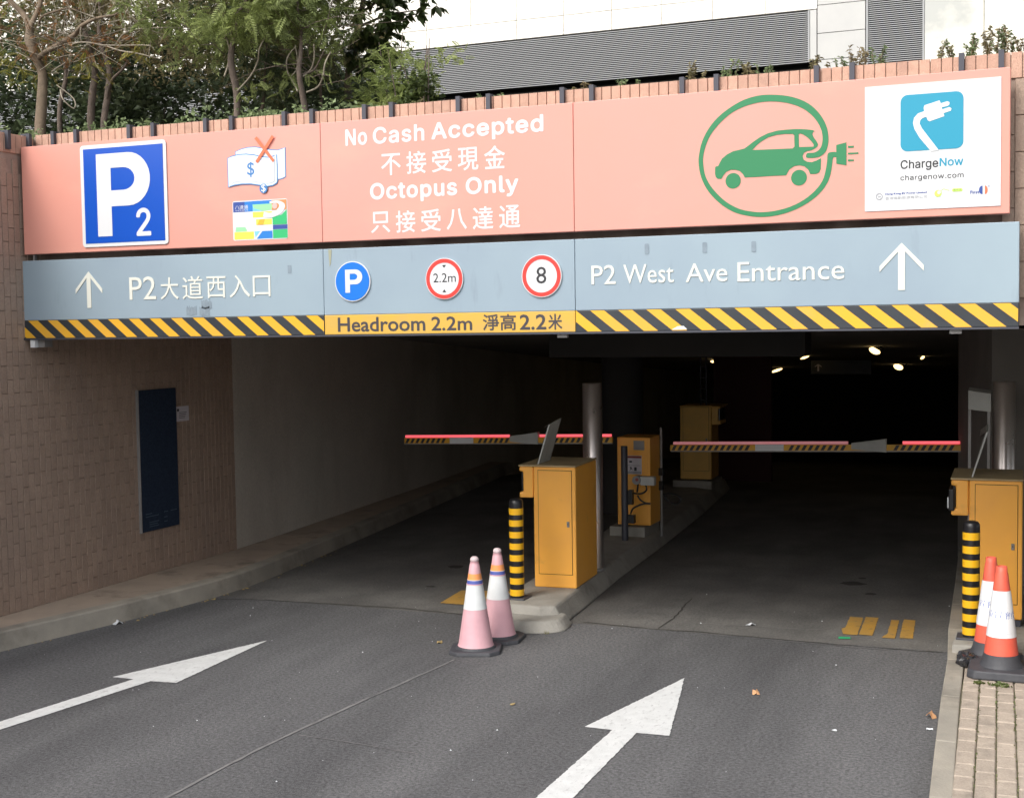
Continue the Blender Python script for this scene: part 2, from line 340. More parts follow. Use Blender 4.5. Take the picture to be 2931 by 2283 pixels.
def words(body, x0, x1, z0, z1, y, m, bold=0.0, space=1.0, raised=0.0, res=3, grot=False):
    cu = bpy.data.curves.new('t', 'FONT')
    if grot and GROT: cu.font = GROT
    cu.body = body; cu.size = 1.0; cu.resolution_u = res; cu.fill_mode = 'BOTH'
    cu.space_character = space
    b_ = bold * (z1 - z0) * 0.8
    me = curve_mesh(cu)
    if grot and not raised: me = unweld(me)
    me = fit(me, x0 + b_, x1 - b_, z0 + b_, z1 - b_)
    if b_ > 0 and not raised:        # heavier strokes: the same outline laid down again with small shifts
        bm = bmesh.new(); bm.from_mesh(me)
        for k in range(8):
            n0 = len(bm.verts); bm.from_mesh(me); bm.verts.ensure_lookup_table()
            bmesh.ops.translate(bm, verts=bm.verts[n0:], vec=(b_ * math.cos(k * math.pi / 4), b_ * math.sin(k * math.pi / 4), -0.000013 * (k + 1) if not grot else 0.0002071 * (k + 1) / 9))
        bm.to_mesh(me); bm.free()
    if raised:
        bm = bmesh.new(); bm.from_mesh(me)
        r = bmesh.ops.extrude_face_region(bm, geom=list(bm.faces))
        bmesh.ops.translate(bm, verts=[g for g in r['geom'] if isinstance(g, bmesh.types.BMVert)], vec=(0, 0, raised))
        bmesh.ops.recalc_face_normals(bm, faces=list(bm.faces))
        bm.to_mesh(me); bm.free()
    return (stand(me, y), m)
def rect(x0, x1, z0, z1): return [(x0, z0), (x1, z0), (x1, z1), (x0, z1)]
def rrect(x0, x1, z0, z1, r, n=5):
    o = []
    for cx, cz, a0 in ((x1 - r, z0 + r, -90), (x1 - r, z1 - r, 0), (x0 + r, z1 - r, 90), (x0 + r, z0 + r, 180)):
        for k in range(n + 1):
            a = R(a0 + 90 * k / n); o.append((cx + r * math.cos(a), cz + r * math.sin(a)))
    return o
def circ(cx, cz, r, n=40, rz=None): return [(cx + r * math.cos(2 * math.pi * k / n), cz + (rz or r) * math.sin(2 * math.pi * k / n)) for k in range(n)]
def inset(loop, d):     # crude inset of a loop towards its centroid along edge normals
    n = len(loop); out = []
    area = sum(loop[i][0] * loop[(i + 1) % n][1] - loop[(i + 1) % n][0] * loop[i][1] for i in range(n)); sg = 1 if area > 0 else -1
    for i in range(n):
        p, q, r_ = Vector(loop[i - 1]), Vector(loop[i]), Vector(loop[(i + 1) % n])
        t = (r_ - p).normalized(); nrm = Vector((-t.y, t.x)) * sg
        out.append(tuple(q + nrm * d))
    return out
def artpart(name, lst, parent):
    return link(name, join_meshes(lst, name), parent)
EV_CABLE=[(-1.462,3.434),(-1.451,3.448),(-1.411,3.448),(-1.381,3.464),(-1.364,3.493),(-1.359,3.542),(-1.371,3.597),(-1.403,3.654),(-1.455,3.708),(-1.520,3.747),(-1.600,3.773),(-1.681,3.785),(-1.762,3.784),(-1.850,3.767),(-1.933,3.732),(-2.001,3.681),(-2.059,3.619),(-2.096,3.555),(-2.118,3.484),(-2.122,3.433),(-2.113,3.360),(-2.087,3.297),(-2.040,3.233),(-1.972,3.168),(-1.884,3.118),(-1.791,3.096),(-1.729,3.092),(-1.653,3.097),(-1.562,3.118),(-1.476,3.157),(-1.406,3.211),(-1.361,3.269),(-1.342,3.327),(-1.332,3.386),(-1.329,3.426),(-1.324,3.439),(-1.312,3.444),(-1.275,3.442),(-1.275,3.412),(-1.290,3.413),(-1.296,3.404),(-1.300,3.370),(-1.310,3.311),(-1.332,3.252),(-1.381,3.190),(-1.456,3.134),(-1.552,3.090),(-1.648,3.067),(-1.730,3.061),(-1.807,3.068),(-1.905,3.093),(-1.993,3.144),(-2.067,3.214),(-2.114,3.283),(-2.142,3.357),(-2.152,3.435),(-2.147,3.486),(-2.128,3.562),(-2.085,3.641),(-2.022,3.711),(-1.943,3.766),(-1.855,3.808),(-1.762,3.828),(-1.676,3.827),(-1.575,3.811),(-1.490,3.780),(-1.425,3.738),(-1.371,3.677),(-1.336,3.610),(-1.324,3.554),(-1.324,3.505),(-1.336,3.456),(-1.366,3.426),(-1.406,3.415),(-1.456,3.418)]
EV_CAR=[(-2.043,3.392),(-2.037,3.398),(-2.023,3.399),(-2.015,3.416),(-1.997,3.446),(-1.965,3.470),(-1.924,3.488),(-1.882,3.495),(-1.851,3.501),(-1.830,3.515),(-1.794,3.540),(-1.753,3.565),(-1.702,3.587),(-1.646,3.599),(-1.585,3.602),(-1.525,3.602),(-1.465,3.596),(-1.420,3.588),(-1.407,3.580),(-1.418,3.576),(-1.422,3.561),(-1.413,3.541),(-1.398,3.520),(-1.387,3.499),(-1.391,3.484),(-1.406,3.473),(-1.431,3.462),(-1.455,3.460),(-1.475,3.450),(-1.483,3.430),(-1.476,3.407),(-1.456,3.394),(-1.426,3.389),(-1.396,3.398),(-1.369,3.411),(-1.369,3.379),(-1.371,3.344),(-1.381,3.322),(-1.401,3.314),(-1.436,3.316),(-1.448,3.343),(-1.471,3.365),(-1.501,3.374),(-1.536,3.371),(-1.566,3.352),(-1.579,3.331),(-1.586,3.316),(-1.678,3.317),(-1.780,3.316),(-1.851,3.317),(-1.862,3.339),(-1.883,3.360),(-1.909,3.369),(-1.940,3.371),(-1.969,3.360),(-1.990,3.338),(-2.002,3.316),(-2.027,3.318),(-2.040,3.331),(-2.044,3.351)]
EV_W1=[(-1.801,3.488),(-1.779,3.511),(-1.743,3.539),(-1.697,3.562),(-1.646,3.573),(-1.591,3.575),(-1.545,3.572),(-1.535,3.564),(-1.534,3.493),(-1.545,3.482)]
EV_W2=[(-1.507,3.567),(-1.498,3.572),(-1.480,3.565),(-1.450,3.543),(-1.426,3.516),(-1.413,3.496),(-1.416,3.485),(-1.505,3.488)]
EV_WHEELS=[(-1.926,3.300),(-1.506,3.297),(-1.875,3.297),(-1.455,3.295)]
EV_PLUG=[(-1.275,3.486),(-1.213,3.499),(-1.213,3.357),(-1.275,3.371)]
EV_PINS=[[(-1.204,3.476),(-1.168,3.475),(-1.168,3.463),(-1.204,3.464)],[(-1.204,3.434),(-1.141,3.433),(-1.141,3.423),(-1.204,3.424)],[(-1.204,3.393),(-1.168,3.391),(-1.168,3.381),(-1.204,3.381)]]
CN_PLUG=[(-0.753,3.677),(-0.748,3.690),(-0.661,3.713),(-0.654,3.695),(-0.616,3.704),(-0.604,3.698),(-0.604,3.684),(-0.614,3.677),(-0.648,3.670),(-0.645,3.658),(-0.604,3.669),(-0.592,3.660),(-0.596,3.646),(-0.638,3.635),(-0.633,3.617),(-0.718,3.592),(-0.728,3.598),(-0.737,3.620),(-0.761,3.613),(-0.773,3.601),(-0.776,3.583),(-0.763,3.554),(-0.664,3.415),(-0.710,3.412),(-0.776,3.497),(-0.806,3.551),(-0.815,3.588),(-0.809,3.619),(-0.786,3.644),(-0.750,3.655)]
NOTE_F=[(-5.761,3.674),(-5.723,3.688),(-5.658,3.698),(-5.593,3.697),(-5.528,3.688),(-5.452,3.669),(-5.401,3.662),(-5.356,3.669),(-5.325,3.676),(-5.323,3.583),(-5.324,3.480),(-5.331,3.464),(-5.368,3.447),(-5.420,3.442),(-5.484,3.455),(-5.561,3.468),(-5.639,3.471),(-5.704,3.466),(-5.760,3.455),(-5.761,3.564)]
NOTE_B=[(-5.691,3.719),(-5.637,3.737),(-5.578,3.745),(-5.514,3.745),(-5.450,3.732),(-5.380,3.716),(-5.323,3.710),(-5.284,3.717),(-5.254,3.724),(-5.254,3.622),(-5.255,3.509),(-5.278,3.496),(-5.323,3.488),(-5.532,3.573),(-5.659,3.646),(-5.691,3.664)]
CROSS=[[(-5.513,3.802),(-5.493,3.816),(-5.345,3.635),(-5.360,3.619)],[(-5.361,3.819),(-5.345,3.802),(-5.490,3.621),(-5.510,3.634)]]
BR_TREE1=(11.00,[(-9.693,4.407),(-9.707,4.721),(-9.727,5.045),(-9.748,5.198),(-9.795,5.374),(-9.843,5.529),(-9.947,5.679),(-10.067,5.821),(-10.146,5.926)],[52, 50, 42, 40, 44, 36, 28, 24, 18])
BR_B1=(11.00,[(-9.796,5.352),(-9.775,5.501),(-9.742,5.637),(-9.714,5.795),(-9.700,5.953)],[34, 26, 24, 22, 16])
BR_B2=(11.00,[(-9.748,5.198),(-9.608,5.239),(-9.455,5.321),(-9.289,5.412),(-9.127,5.470),(-8.952,5.527),(-8.780,5.562),(-8.597,5.616)],[26, 24, 30, 24, 20, 14, 8, 4])
BR_B3=(11.00,[(-9.719,5.538),(-9.620,5.604),(-9.468,5.663),(-9.359,5.684),(-9.187,5.624)],[14, 12, 10, 8, 4])
BR_B4=(11.00,[(-9.569,5.053),(-9.460,5.070),(-9.375,5.147),(-9.344,5.250),(-9.248,5.299),(-9.076,5.299),(-8.894,5.256),(-8.688,5.186),(-8.434,5.127),(-8.233,5.068)],[6, 6, 6, 6, 6, 7, 7, 6, 6, 4])
BR_B5=(11.00,[(-8.712,5.255),(-8.605,5.348),(-8.437,5.389),(-8.147,5.361),(-7.777,5.315)],[6, 6, 6, 5, 3])
BR_B6=(11.00,[(-8.894,5.256),(-8.661,5.230),(-8.380,5.219),(-8.281,5.154)],[6, 5, 5, 3])
BR_B7=(11.00,[(-9.155,5.307),(-9.136,5.441),(-9.051,5.579),(-8.994,5.698)],[6, 5, 4, 4])
BR_B8=(11.00,[(-9.461,4.863),(-9.386,4.752),(-9.309,4.662),(-9.331,4.769),(-9.486,4.908)],[6, 6, 6, 6, 5])
BR_TREE2=(11.60,[(-9.377,4.504),(-9.362,4.892),(-9.351,5.169),(-9.383,5.393),(-9.404,5.561),(-9.437,5.785),(-9.470,5.987)],[30, 30, 28, 22, 18, 16, 12])
BR_C1=(11.60,[(-9.364,4.826),(-9.260,5.017),(-9.158,5.152),(-9.100,5.246)],[14, 14, 12, 8])
BR_TREE3=(12.00,[(-9.873,4.588),(-9.871,4.992),(-9.876,5.223),(-9.881,5.454),(-9.889,5.627),(-10.041,5.814),(-10.092,5.981)],[36, 34, 30, 26, 20, 12, 8])
BR_D1=(12.00,[(-9.601,5.100),(-9.710,5.222),(-9.832,5.368),(-9.914,5.478)],[8, 8, 8, 6])
BR_TREE4=(12.20,[(-10.486,4.595),(-10.471,4.951),(-10.443,5.245),(-10.436,5.422),(-10.475,5.567),(-10.481,5.780)],[24, 22, 22, 16, 10, 8])
BR_TREE5=(10.90,[(-7.297,4.376),(-7.288,4.655),(-7.292,4.905),(-7.287,5.074),(-7.276,5.222),(-7.237,5.337),(-7.163,5.409),(-7.088,5.549)],[26, 32, 30, 26, 24, 20, 16, 12])
BR_E1=(10.90,[(-7.234,4.651),(-7.135,4.792),(-7.037,4.923),(-6.963,5.034),(-6.889,5.185)],[7, 7, 7, 6, 4])
BR_E2=(10.90,[(-7.371,4.800),(-7.367,4.940),(-7.362,5.090),(-7.391,5.293)],[8, 8, 8, 6])
BR_TREE6=(11.00,[(-6.608,4.410),(-6.608,4.617),(-6.604,4.784),(-6.616,4.982),(-6.628,5.179),(-6.622,5.375),(-6.618,5.531)],[28, 26, 22, 18, 14, 12, 10])
BR_F1=(11.00,[(-6.550,4.605),(-6.463,4.657),(-6.370,4.737),(-6.322,4.850),(-6.302,4.964)],[8, 8, 8, 7, 5])
BR_F2=(11.00,[(-6.611,4.773),(-6.507,4.814),(-6.402,4.893),(-6.332,4.966)],[10, 9, 7, 5])
BR_F3=(11.00,[(-6.643,4.620),(-6.721,4.715),(-6.765,4.817),(-6.727,4.933),(-6.666,5.045)],[8, 7, 6, 6, 4])
BR_F4=(11.00,[(-6.587,4.753),(-6.534,4.827),(-6.463,4.919),(-6.437,5.034)],[8, 7, 6, 4])
BR_F5=(11.00,[(-6.739,4.750),(-6.691,4.834),(-6.653,4.948),(-6.639,5.044)],[5, 5, 5, 4])
BR_TREE7=(11.80,[(-7.636,4.520),(-7.581,4.677),(-7.511,4.886),(-7.494,5.045),(-7.514,5.228),(-7.533,5.421)],[16, 15, 13, 10, 8, 6])
BR_TREE8=(12.00,[(-7.004,4.555),(-6.998,4.769),(-6.957,4.926),(-6.928,5.083),(-6.900,5.209)],[14, 12, 10, 8, 6])
BRACKETS=[-7.536, -7.306, -6.781, -6.552, -6.061, -5.825, -5.359, -5.12, -4.678, -4.457, -3.927, -3.694, -3.144, -2.931, -2.301, -2.07, -1.422, -1.201, -0.547, -0.318]
def catmull(pts, n=6):
    out = []
    P = [Vector(p) for p in pts]
    for i in range(len(P) - 1):
        a, b, c, d = P[max(i - 1, 0)], P[i], P[i + 1], P[min(i + 2, len(P) - 1)]
        for k in range(n):
            t = k / n
            out.append(tuple(0.5 * ((2 * b) + (c - a) * t + (2 * a - 5 * b + 4 * c - d) * t * t + (3 * b - a - 3 * c + d) * t ** 3)))
    out.append(tuple(P[-1])); return out
def loft(bottom, top, z0, z1, mi=0):            # two loops of equal length
    b = MB(); n = len(top)
    vs = [(x, y, z0) for x, y in bottom] + [(x, y, z1) for x, y in top]
    b.add(vs, [tuple(reversed(range(n))), tuple(range(n, 2 * n))] + [(k, (k + 1) % n, n + (k + 1) % n, n + k) for k in range(n)], mi)
    return b

# ================================================================== SETTING
# road
g = MB(); g.add([(-60, -60, 0), (60, -60, 0), (60, 9.92, 0), (-60, 9.92, 0)], [(0, 1, 2, 3)])
road = struct('road', g, M['asphalt'])
# floor of the car park: level behind the entrance, then a ramp going down
g = MB(); g.add([(-14, 9.92, 0), (4, 9.92, 0), (4, 18.5, 0), (-14, 18.5, 0), (4, 43, -1.96), (-14, 43, -1.96)], [(0, 1, 2, 3), (3, 2, 4, 5)])
floor_o = struct('floor', g, M['floor'])
rnd = random.Random(3)
def crack_strip(name, pts, w, m, parent, z=0.004, jit=0.012, thick=0.0):
    pts2 = []
    for i in range(len(pts) - 1):
        a, b = Vector(pts[i]), Vector(pts[i + 1]); n = max(2, int((b - a).length / 0.08))
        for k in range(n): pts2.append(a.lerp(b, k / n))
    pts2.append(Vector(pts[-1]))
    vs, fs = [], []
    for i, p in enumerate(pts2):
        d = (pts2[min(i + 1, len(pts2) - 1)] - pts2[max(i - 1, 0)]).normalized(); nn = Vector((-d.y, d.x))
        ww = w * rnd.uniform(0.5, 1.2); o = rnd.uniform(-jit, jit)
        q = p + nn * o
        vs += [(*(q - nn * ww / 2), z), (*(q + nn * ww / 2), z)]
        if i: fs.append((2 * i - 2, 2 * i - 1, 2 * i + 1, 2 * i))
    m_ = MB(); m_.add(vs, [tuple(reversed(f)) for f in fs]); return part(name, m_, m, parent)
crack_strip('road_seam', [(-4.25, 4.6), (-4.21, 5.54), (-4.20, 6.33), (-4.12, 7.26), (-3.98, 8.55)], 0.022, M['joint'], road, jit=0.003)
crack_strip('road_seam', [(-4.12, 6.65), (-3.77, 6.63), (-3.3, 6.58)], 0.008, M['joint'], road, jit=0.004)
crack_strip('road_crack', [(-6.9, 9.80), (-6.5, 9.90), (-5.9, 9.94), (-5.14, 9.99), (-4.6, 9.93), (-4.1, 9.92)], 0.018, M['crack'], floor_o, jit=0.01)
crack_strip('road_crack', [(-3.5, 9.97), (-2.9, 9.93), (-2.54, 9.94), (-1.55, 9.88), (-0.73, 9.88)], 0.014, M['crack'], floor_o, jit=0.008)
crack_strip('road_crack', [(-2.54, 9.90), (-2.0, 9.87), (-1.4, 9.84), (-1.1, 9.82)], 0.012, M['joint'], road, jit=0.01)
crack_strip('road_crack', [(-2.62, 10.24), (-2.03, 10.27), (-1.63, 10.32)], 0.010, M['joint'], floor_o, jit=0.006)
crack_strip('road_crack', [(-2.91, 11.14), (-2.85, 10.34), (-2.87, 9.95)], 0.012, M['crack'], floor_o, jit=0.008)
crack_strip('road_crack', [(-7.6, 8.05), (-7.2, 9.1), (-6.93, 10.2)], 0.02, M['crack'], road, jit=0.01)
for (x, y, rx, ry) in [(-1.69, 12.22, 0.13, 0.10), (-1.48, 11.8, 0.05, 0.05), (-5.5, 11.88, 0.09, 0.10), (-1.64, 12.5, 0.04, 0.04), (-5.3, 10.9, 0.05, 0.04)]:
    b = MB(); n = 18
    b.add([(x + rx * math.cos(2 * math.pi * k / n) * rnd.uniform(0.7, 1.1), y + ry * math.sin(2 * math.pi * k / n) * rnd.uniform(0.7, 1.1), 0.004) for k in range(n)], [tuple(range(n))])
    part('oil_spot', b, M['crack'], floor_o)

# painted arrows
def marking(name, poly, m, label, cat, z=0.005, grp=None):
    fine = []; rj = random.Random(len(label))
    for i in range(len(poly)):
        a_, c_3 = Vector(poly[i]), Vector(poly[(i + 1) % len(poly)]); n_ = max(1, int((c_3 - a_).length / 0.02))
        for k in range(n_):
            q_ = a_.lerp(c_3, k / n_); j_ = 0.0 if k == 0 else 0.0028
            fine.append((q_.x + rj.uniform(-j_, j_), q_.y + rj.uniform(-j_, j_)))
    poly = fine
    b = MB(); b.add([(x, y, z) for x, y in poly], [tuple(range(len(poly)))]); me = b.mesh(name, m)
    bm = bmesh.new(); bm.from_mesh(me); bmesh.ops.triangulate(bm, faces=bm.faces); bmesh.ops.recalc_face_normals(bm, faces=bm.faces)
    for f in bm.faces:
        if f.normal.z < 0: f.normal_flip()
    bm.to_mesh(me); bm.free()
    return tag(link(name, me), label, cat, grp)
marking('painted_arrow', [(-5.59, 8.61), (-6.03, 7.34), (-5.853, 7.34), (-6.16, 5.2), (-6.02, 5.2), (-5.71, 7.34), (-5.515, 7.36)][::1], M['road_white'],
        'white straight-ahead arrow painted on the left lane, nearer the brown tiled wall', 'road marking', grp='white arrows on the road')
marking('painted_arrow', [(-2.30, 8.61), (-2.58, 7.36), (-2.405, 7.355), (-2.44, 5.2), (-2.24, 5.2), (-2.255, 7.35), (-2.06, 7.36)], M['road_white'],
        'white straight-ahead arrow painted on the right lane, pointing at the raised bar on the right', 'road marking', grp='white arrows on the road')
for poly, lb in (([(-1.38, 10.22), (-1.415, 10.84), (-1.52, 10.84), (-1.50, 10.45), (-1.525, 10.40), (-1.485, 10.22)], 'worn yellow bar beside the green tape, first of four on the right lane'),
                 ([(-1.27, 10.24), (-1.30, 10.87), (-1.40, 10.87), (-1.37, 10.24)], 'bright yellow bar with a ragged corner, second from the green tape'),
                 ([(-1.10, 10.20), (-1.135, 10.83), (-1.195, 10.83), (-1.17, 10.33), (-1.20, 10.20)], 'yellow bar with a dark gouge along its left edge on the right lane'),
                 ([(-0.975, 10.24), (-1.015, 10.87), (-1.105, 10.87), (-1.07, 10.22)], 'clean yellow bar nearest the striped bollard on the right kerb')):
    marking('yellow_road_bar', poly, M['road_yellow'], lb, 'road marking', grp='yellow bars painted on the right lane')
marking('yellow_road_patch', [(-4.91, 10.27), (-4.62, 10.27), (-4.52, 10.60), (-4.44, 10.95), (-4.73, 10.88), (-4.96, 10.82)], M['road_yellow'], 'yellow painted patch on the floor behind the pink traffic cones', 'road marking')
marking('green_tape', [(-1.495, 10.06), (-1.41, 10.075), (-1.42, 10.14), (-1.505, 10.12)], M['tape'], 'short strip of bright green tape below the yellow bars', 'tape')

# left kerb and footpath
ktop = catmull([(-7.74, 5.5), (-7.55, 6.6), (-7.351, 7.69), (-7.13, 8.8), (-6.97, 9.94), (-6.99, 10.8), (-7.10, 11.7), (-7.38, 13.9), (-7.86, 17.5), (-8.2, 20.0)], 6)
kbot = [(x + 0.03, y) for x, y in ktop]
kin = [(x - 0.13, y) for x, y in ktop]
b = MB(); n = len(ktop)
b.add([(x, y, 0) for x, y in kbot] + [(x, y, 0.13) for x, y in ktop] + [(x - 0.012, y, 0.142) for x, y in ktop] + [(x, y, 0.142) for x, y in kin] + [(x, y, 0.0) for x, y in kin],
      [(a * n + i, a * n + i + 1, (a + 1) * n + i + 1, (a + 1) * n + i) for a in range(4) for i in range(n - 1)])
struct('kerb', b, M['kerb'])
b = MB(); b.add([(x + 0.001, y, 0.138) for x, y in kin] + [(-8.7, y, 0.138) for x, y in kin], [(i, i + 1, n + i + 1, n + i) for i in range(n - 1)])
struct('footpath', b, M['path'])

# right kerb and brick pavement
rk = [(-0.10, -2.0), (-0.47, 4.5), (-0.548, 6.55), (-0.625, 8.2), (-0.665, 9.42), (-0.72, 10.2), (-0.80, 12.2), (-0.95, 15.4), (-1.1, 18.5)]
kerb_r = thing('kerb', (-0.6, 8, 0), 'pale concrete kerb edging the brick pavement on the right', 'kerb'); kerb_r['kind'] = 'structure'; del kerb_r['category']
def along(y):
    for i in range(len(rk) - 1):
        if rk[i][1] <= y <= rk[i + 1][1]:
            t = (y - rk[i][1]) / (rk[i + 1][1] - rk[i][1]); return rk[i][0] + t * (rk[i + 1][0] - rk[i][0])
    return rk[-1][0]
y = 2.0
while y < 18.0:
    y2 = min(y + 0.914, 18.4); e = 0.004
    xa, xb = along(y), along(y2)
    b = MB(); b.add([(xa, y + e, -0.05), (xb, y2 - e, -0.05), (xb + 0.11, y2 - e, -0.05), (xa + 0.11, y + e, -0.05), (xa, y + e, 0.1), (xb, y2 - e, 0.1), (xb + 0.11, y2 - e, 0.1), (xa + 0.11, y + e, 0.1)],
                    [(0, 1, 2, 3), (7, 6, 5, 4), (4, 5, 1, 0), (5, 6, 2, 1), (6, 7, 3, 2), (7, 4, 0, 3)])
    part('kerb_stone', b, M['kerb'], kerb_r, bevel=0.008)
    y = y2
b = MB(); b.box(-0.53, 5.0, -2, 9.35, -0.06, 0.088); b.box(-0.60, 1.5, 9.351, 12.5, -0.06, 0.098, 0)
pave = struct('pavement', b, M['sand'])
b = MB(); b.box(-0.60, 1.5, 9.36, 12.0, 0.0, 0.104); part('concrete_apron', b, M['island'], pave)
# pavers run in columns away from the camera, joints staggered from column to column
pw, pl = 0.1015, 0.205
me_p = MB(); t_ = 0.0035; c_ = 0.006
x0, x1, y0, y1 = -pw / 2 + t_, pw / 2 - t_, -pl / 2 + t_, pl / 2 - t_
me_p.add([(x0, y0, -0.05), (x1, y0, -0.05), (x1, y1, -0.05), (x0, y1, -0.05), (x0, y0, 0), (x1, y0, 0), (x1, y1, 0), (x0, y1, 0), (x0 + c_, y0 + c_, 0.006), (x1 - c_, y0 + c_, 0.006), (x1 - c_, y1 - c_, 0.006), (x0 + c_, y1 - c_, 0.006)],
         [(0, 1, 5, 4), (1, 2, 6, 5), (2, 3, 7, 6), (3, 0, 4, 7), (4, 5, 9, 8), (5, 6, 10, 9), (6, 7, 11, 10), (7, 4, 8, 11), (8, 9, 10, 11)])
me_p = me_p.mesh('paver', M['paver'])
moss = MB()
for ci in range(13):
    for ri in range(16):
        yy = 6.2 + ri * pl + (ci % 2) * pl / 2
        xx = -0.545 + 0.11 + 0.006 + pw / 2 + ci * pw - 0.055 * (yy - 6.6) / 1.35 * 0.9 - 0.02
        if yy > 9.25: continue
        o = link('brick', me_p, pave, (xx, yy, 0.094 + rnd.uniform(-0.003, 0.003)), world=False)
        o.rotation_euler = (R(rnd.uniform(-0.6, 0.6)), R(rnd.uniform(-0.6, 0.6)), R(-2.0 + rnd.uniform(-0.6, 0.6)) + 0.065)
        if ci < 5 and rnd.random() < 0.75:
            for k in range(rnd.randint(3, 14)):
                mx_, my_ = xx + pw / 2 + rnd.gauss(0, 0.004), yy + rnd.uniform(-pl / 2, pl / 2); a = rnd.uniform(0, 6.28); s_ = rnd.uniform(0.003, 0.008)
                moss.add([(mx_, my_, 0.092), (mx_ + s_ * math.cos(a), my_ + s_ * math.sin(a), 0.101 + s_ * 0.6), (mx_ - s_ * math.sin(a), my_ + s_ * math.cos(a), 0.100 + s_ * 0.5)], [(0, 1, 2)])
for cxm, cym in ((-0.34, 8.72), (-0.30, 8.76), (-0.43, 8.74), (-0.27, 8.70)):
    for k in range(40):
        mx_, my_ = cxm + rnd.gauss(0, 0.018), cym + rnd.gauss(0, 0.012); a = rnd.uniform(0, 6.28); s_ = rnd.uniform(0.006, 0.016)
        moss.add([(mx_, my_, 0.095), (mx_ + s_ * math.cos(a), my_ + s_ * math.sin(a), 0.10 + s_), (mx_ - s_ * math.sin(a), my_ + s_ * math.cos(a), 0.10 + s_ * 0.8)], [(0, 1, 2)])
tag(part('joint_weeds', moss, M['moss']), kind='stuff')

# traffic island
tl = [(-4.22, 9.86), (-4.26, 10.6), (-4.35, 11.8), (-4.55, 14.0), (-4.80, 16.0), (-5.02, 18.6)]
tr = [(-3.69, 9.84), (-3.74, 10.5), (-3.85, 11.8), (-3.95, 13.6), (-4.12, 16.0), (-4.36, 18.6)]
top = [(-4.15, 9.80), (-3.80, 9.78)] + tr + tl[::-1]
bot = [(-4.17, 9.72), (-3.74, 9.70)] + [(x + 0.09, y - 0.02) for x, y in tr] + [(x - 0.03, y) for x, y in tl[::-1]]
isl = part('traffic_island', loft(bot, top, 0, 0.15), M['island'], bevel=0.02); isl['kind'] = 'structure'
at_ = catmull([(-4.16, 9.86), (-4.14, 9.62), (-3.98, 9.52), (-3.72, 9.55), (-3.60, 9.68), (-3.62, 9.9)], 4)
ab_ = catmull([(-4.20, 9.86), (-4.17, 9.56), (-3.98, 9.46), (-3.68, 9.49), (-3.53, 9.64), (-3.56, 9.9)], 4)
part('worn_nose', loft(ab_, at_, 0, 0.085), M['island'], isl, bevel=0.015)
b = MB(); b.box(-4.36, -3.97, 13.30, 13.85, 0.10, 0.252); part('plinth', b, M['island'], isl, bevel=0.01)
b = MB(); b.box(-4.79, -4.25, 17.38, 18.0, 0.10, 0.255); part('plinth', b, M['island'], isl, bevel=0.01)
part('sloped_mound', loft([(-5.0, 16.6), (-4.25, 16.4), (-4.33, 18.5), (-5.05, 18.5)], [(-4.95, 17.5), (-4.5, 17.45), (-4.5, 18.4), (-5.0, 18.4)], 0.14, 0.17), M['island'], isl)

# podium behind the parapet
b = MB(); b.box(-40, 6, 8.96, 60, 2.37, 3.9); b.box(-40, -8.07, -8, 8.96, -0.5, 3.9); struct('podium', b, M['soil'])
g = MB(); g.add([(-14, 8.9, 2.33), (4, 8.9, 2.33), (4, 14, 2.33), (-14, 14, 2.33), (4, 43, 0.60), (-14, 43, 0.60)], [(3, 2, 1, 0), (5, 4, 2, 3)])
struct('ceiling', g, M['ceiling'])

# ================================================================== WALLS
tw, th = 0.0667, 0.2205
def tile_mesh(w, h, d, name, m, axis):
    """tile facing +X (axis 'x') or -Y (axis 'y'), origin at the back of its lower left corner"""
    g_, c = 0.0024, 0.0022
    a0, a1, b0, b1 = g_, w - g_, g_, h - g_
    pts = [(a0, b0, 0), (a1, b0, 0), (a1, b1, 0), (a0, b1, 0), (a0, b0, d - c), (a1, b0, d - c), (a1, b1, d - c), (a0, b1, d - c), (a0 + c, b0 + c, d), (a1 - c, b0 + c, d), (a1 - c, b1 - c, d), (a0 + c, b1 - c, d)]
    if axis == 'x': vs = [(c_2, a_, b_) for a_, b_, c_2 in pts]
    else: vs = [(a_, -c_2, b_) for a_, b_, c_2 in pts]
    q = MB(); q.add(vs, [(0, 1, 5, 4), (1, 2, 6, 5), (2, 3, 7, 6), (3, 0, 4, 7), (4, 5, 9, 8), (5, 6, 10, 9), (6, 7, 11, 10), (7, 4, 8, 11), (8, 9, 10, 11)])
    return q.mesh(name, m), vs, q.f
left = thing('tiled_wall', (-7.9, 8, 0), 'brown wall of upright narrow tiles beside the left lane, with the dark blue panel on it', 'wall')
b = MB(); b.box(-8.07, -7.762, 3.0, 11.42, 0.0, 3.965); part('wall_core', b, M['grout'], left)
tmesh, tvs, tfs = tile_mesh(tw, th, 0.012, 'tile', M['tile'], 'x')
cand = []
for ci in range(93):
    y = 5.285 + ci * tw
    if y + tw > 11.43: break
    zo = 0.14 - (ci % 2) * th / 2
    for ri in range(18):
        z = zo + ri * th
        if z + th > 3.82: continue
        if y > 8.75 and z > 2.6: continue
        vis = (z < 2.4 and y > 7.93) or (y > 8.15 and z >= 2.4)
        cand.append((0 if vis else 1, y, z))
cand.sort(key=lambda t: (t[0], round(t[1], 3), t[2]))
rest = MB()
for k, (v_, y, z) in enumerate(cand):
    if k < 300: link('tile', tmesh, left, (-7.762 + 7.9 + rnd.uniform(-0.0012, 0.0012), y - 8, z), world=False)
    else:
        d = rnd.uniform(-0.0012, 0.0012); rest.add([(p[0] - 7.762 + d, p[1] + y, p[2] + z) for p in tvs], tfs)
tag(part('tile_field', rest, M['tile'], left), kind='stuff')
cmesh, _, _ = tile_mesh(tw, 0.155, 0.022, 'coping', M['coping'], 'x')
y = 7.0
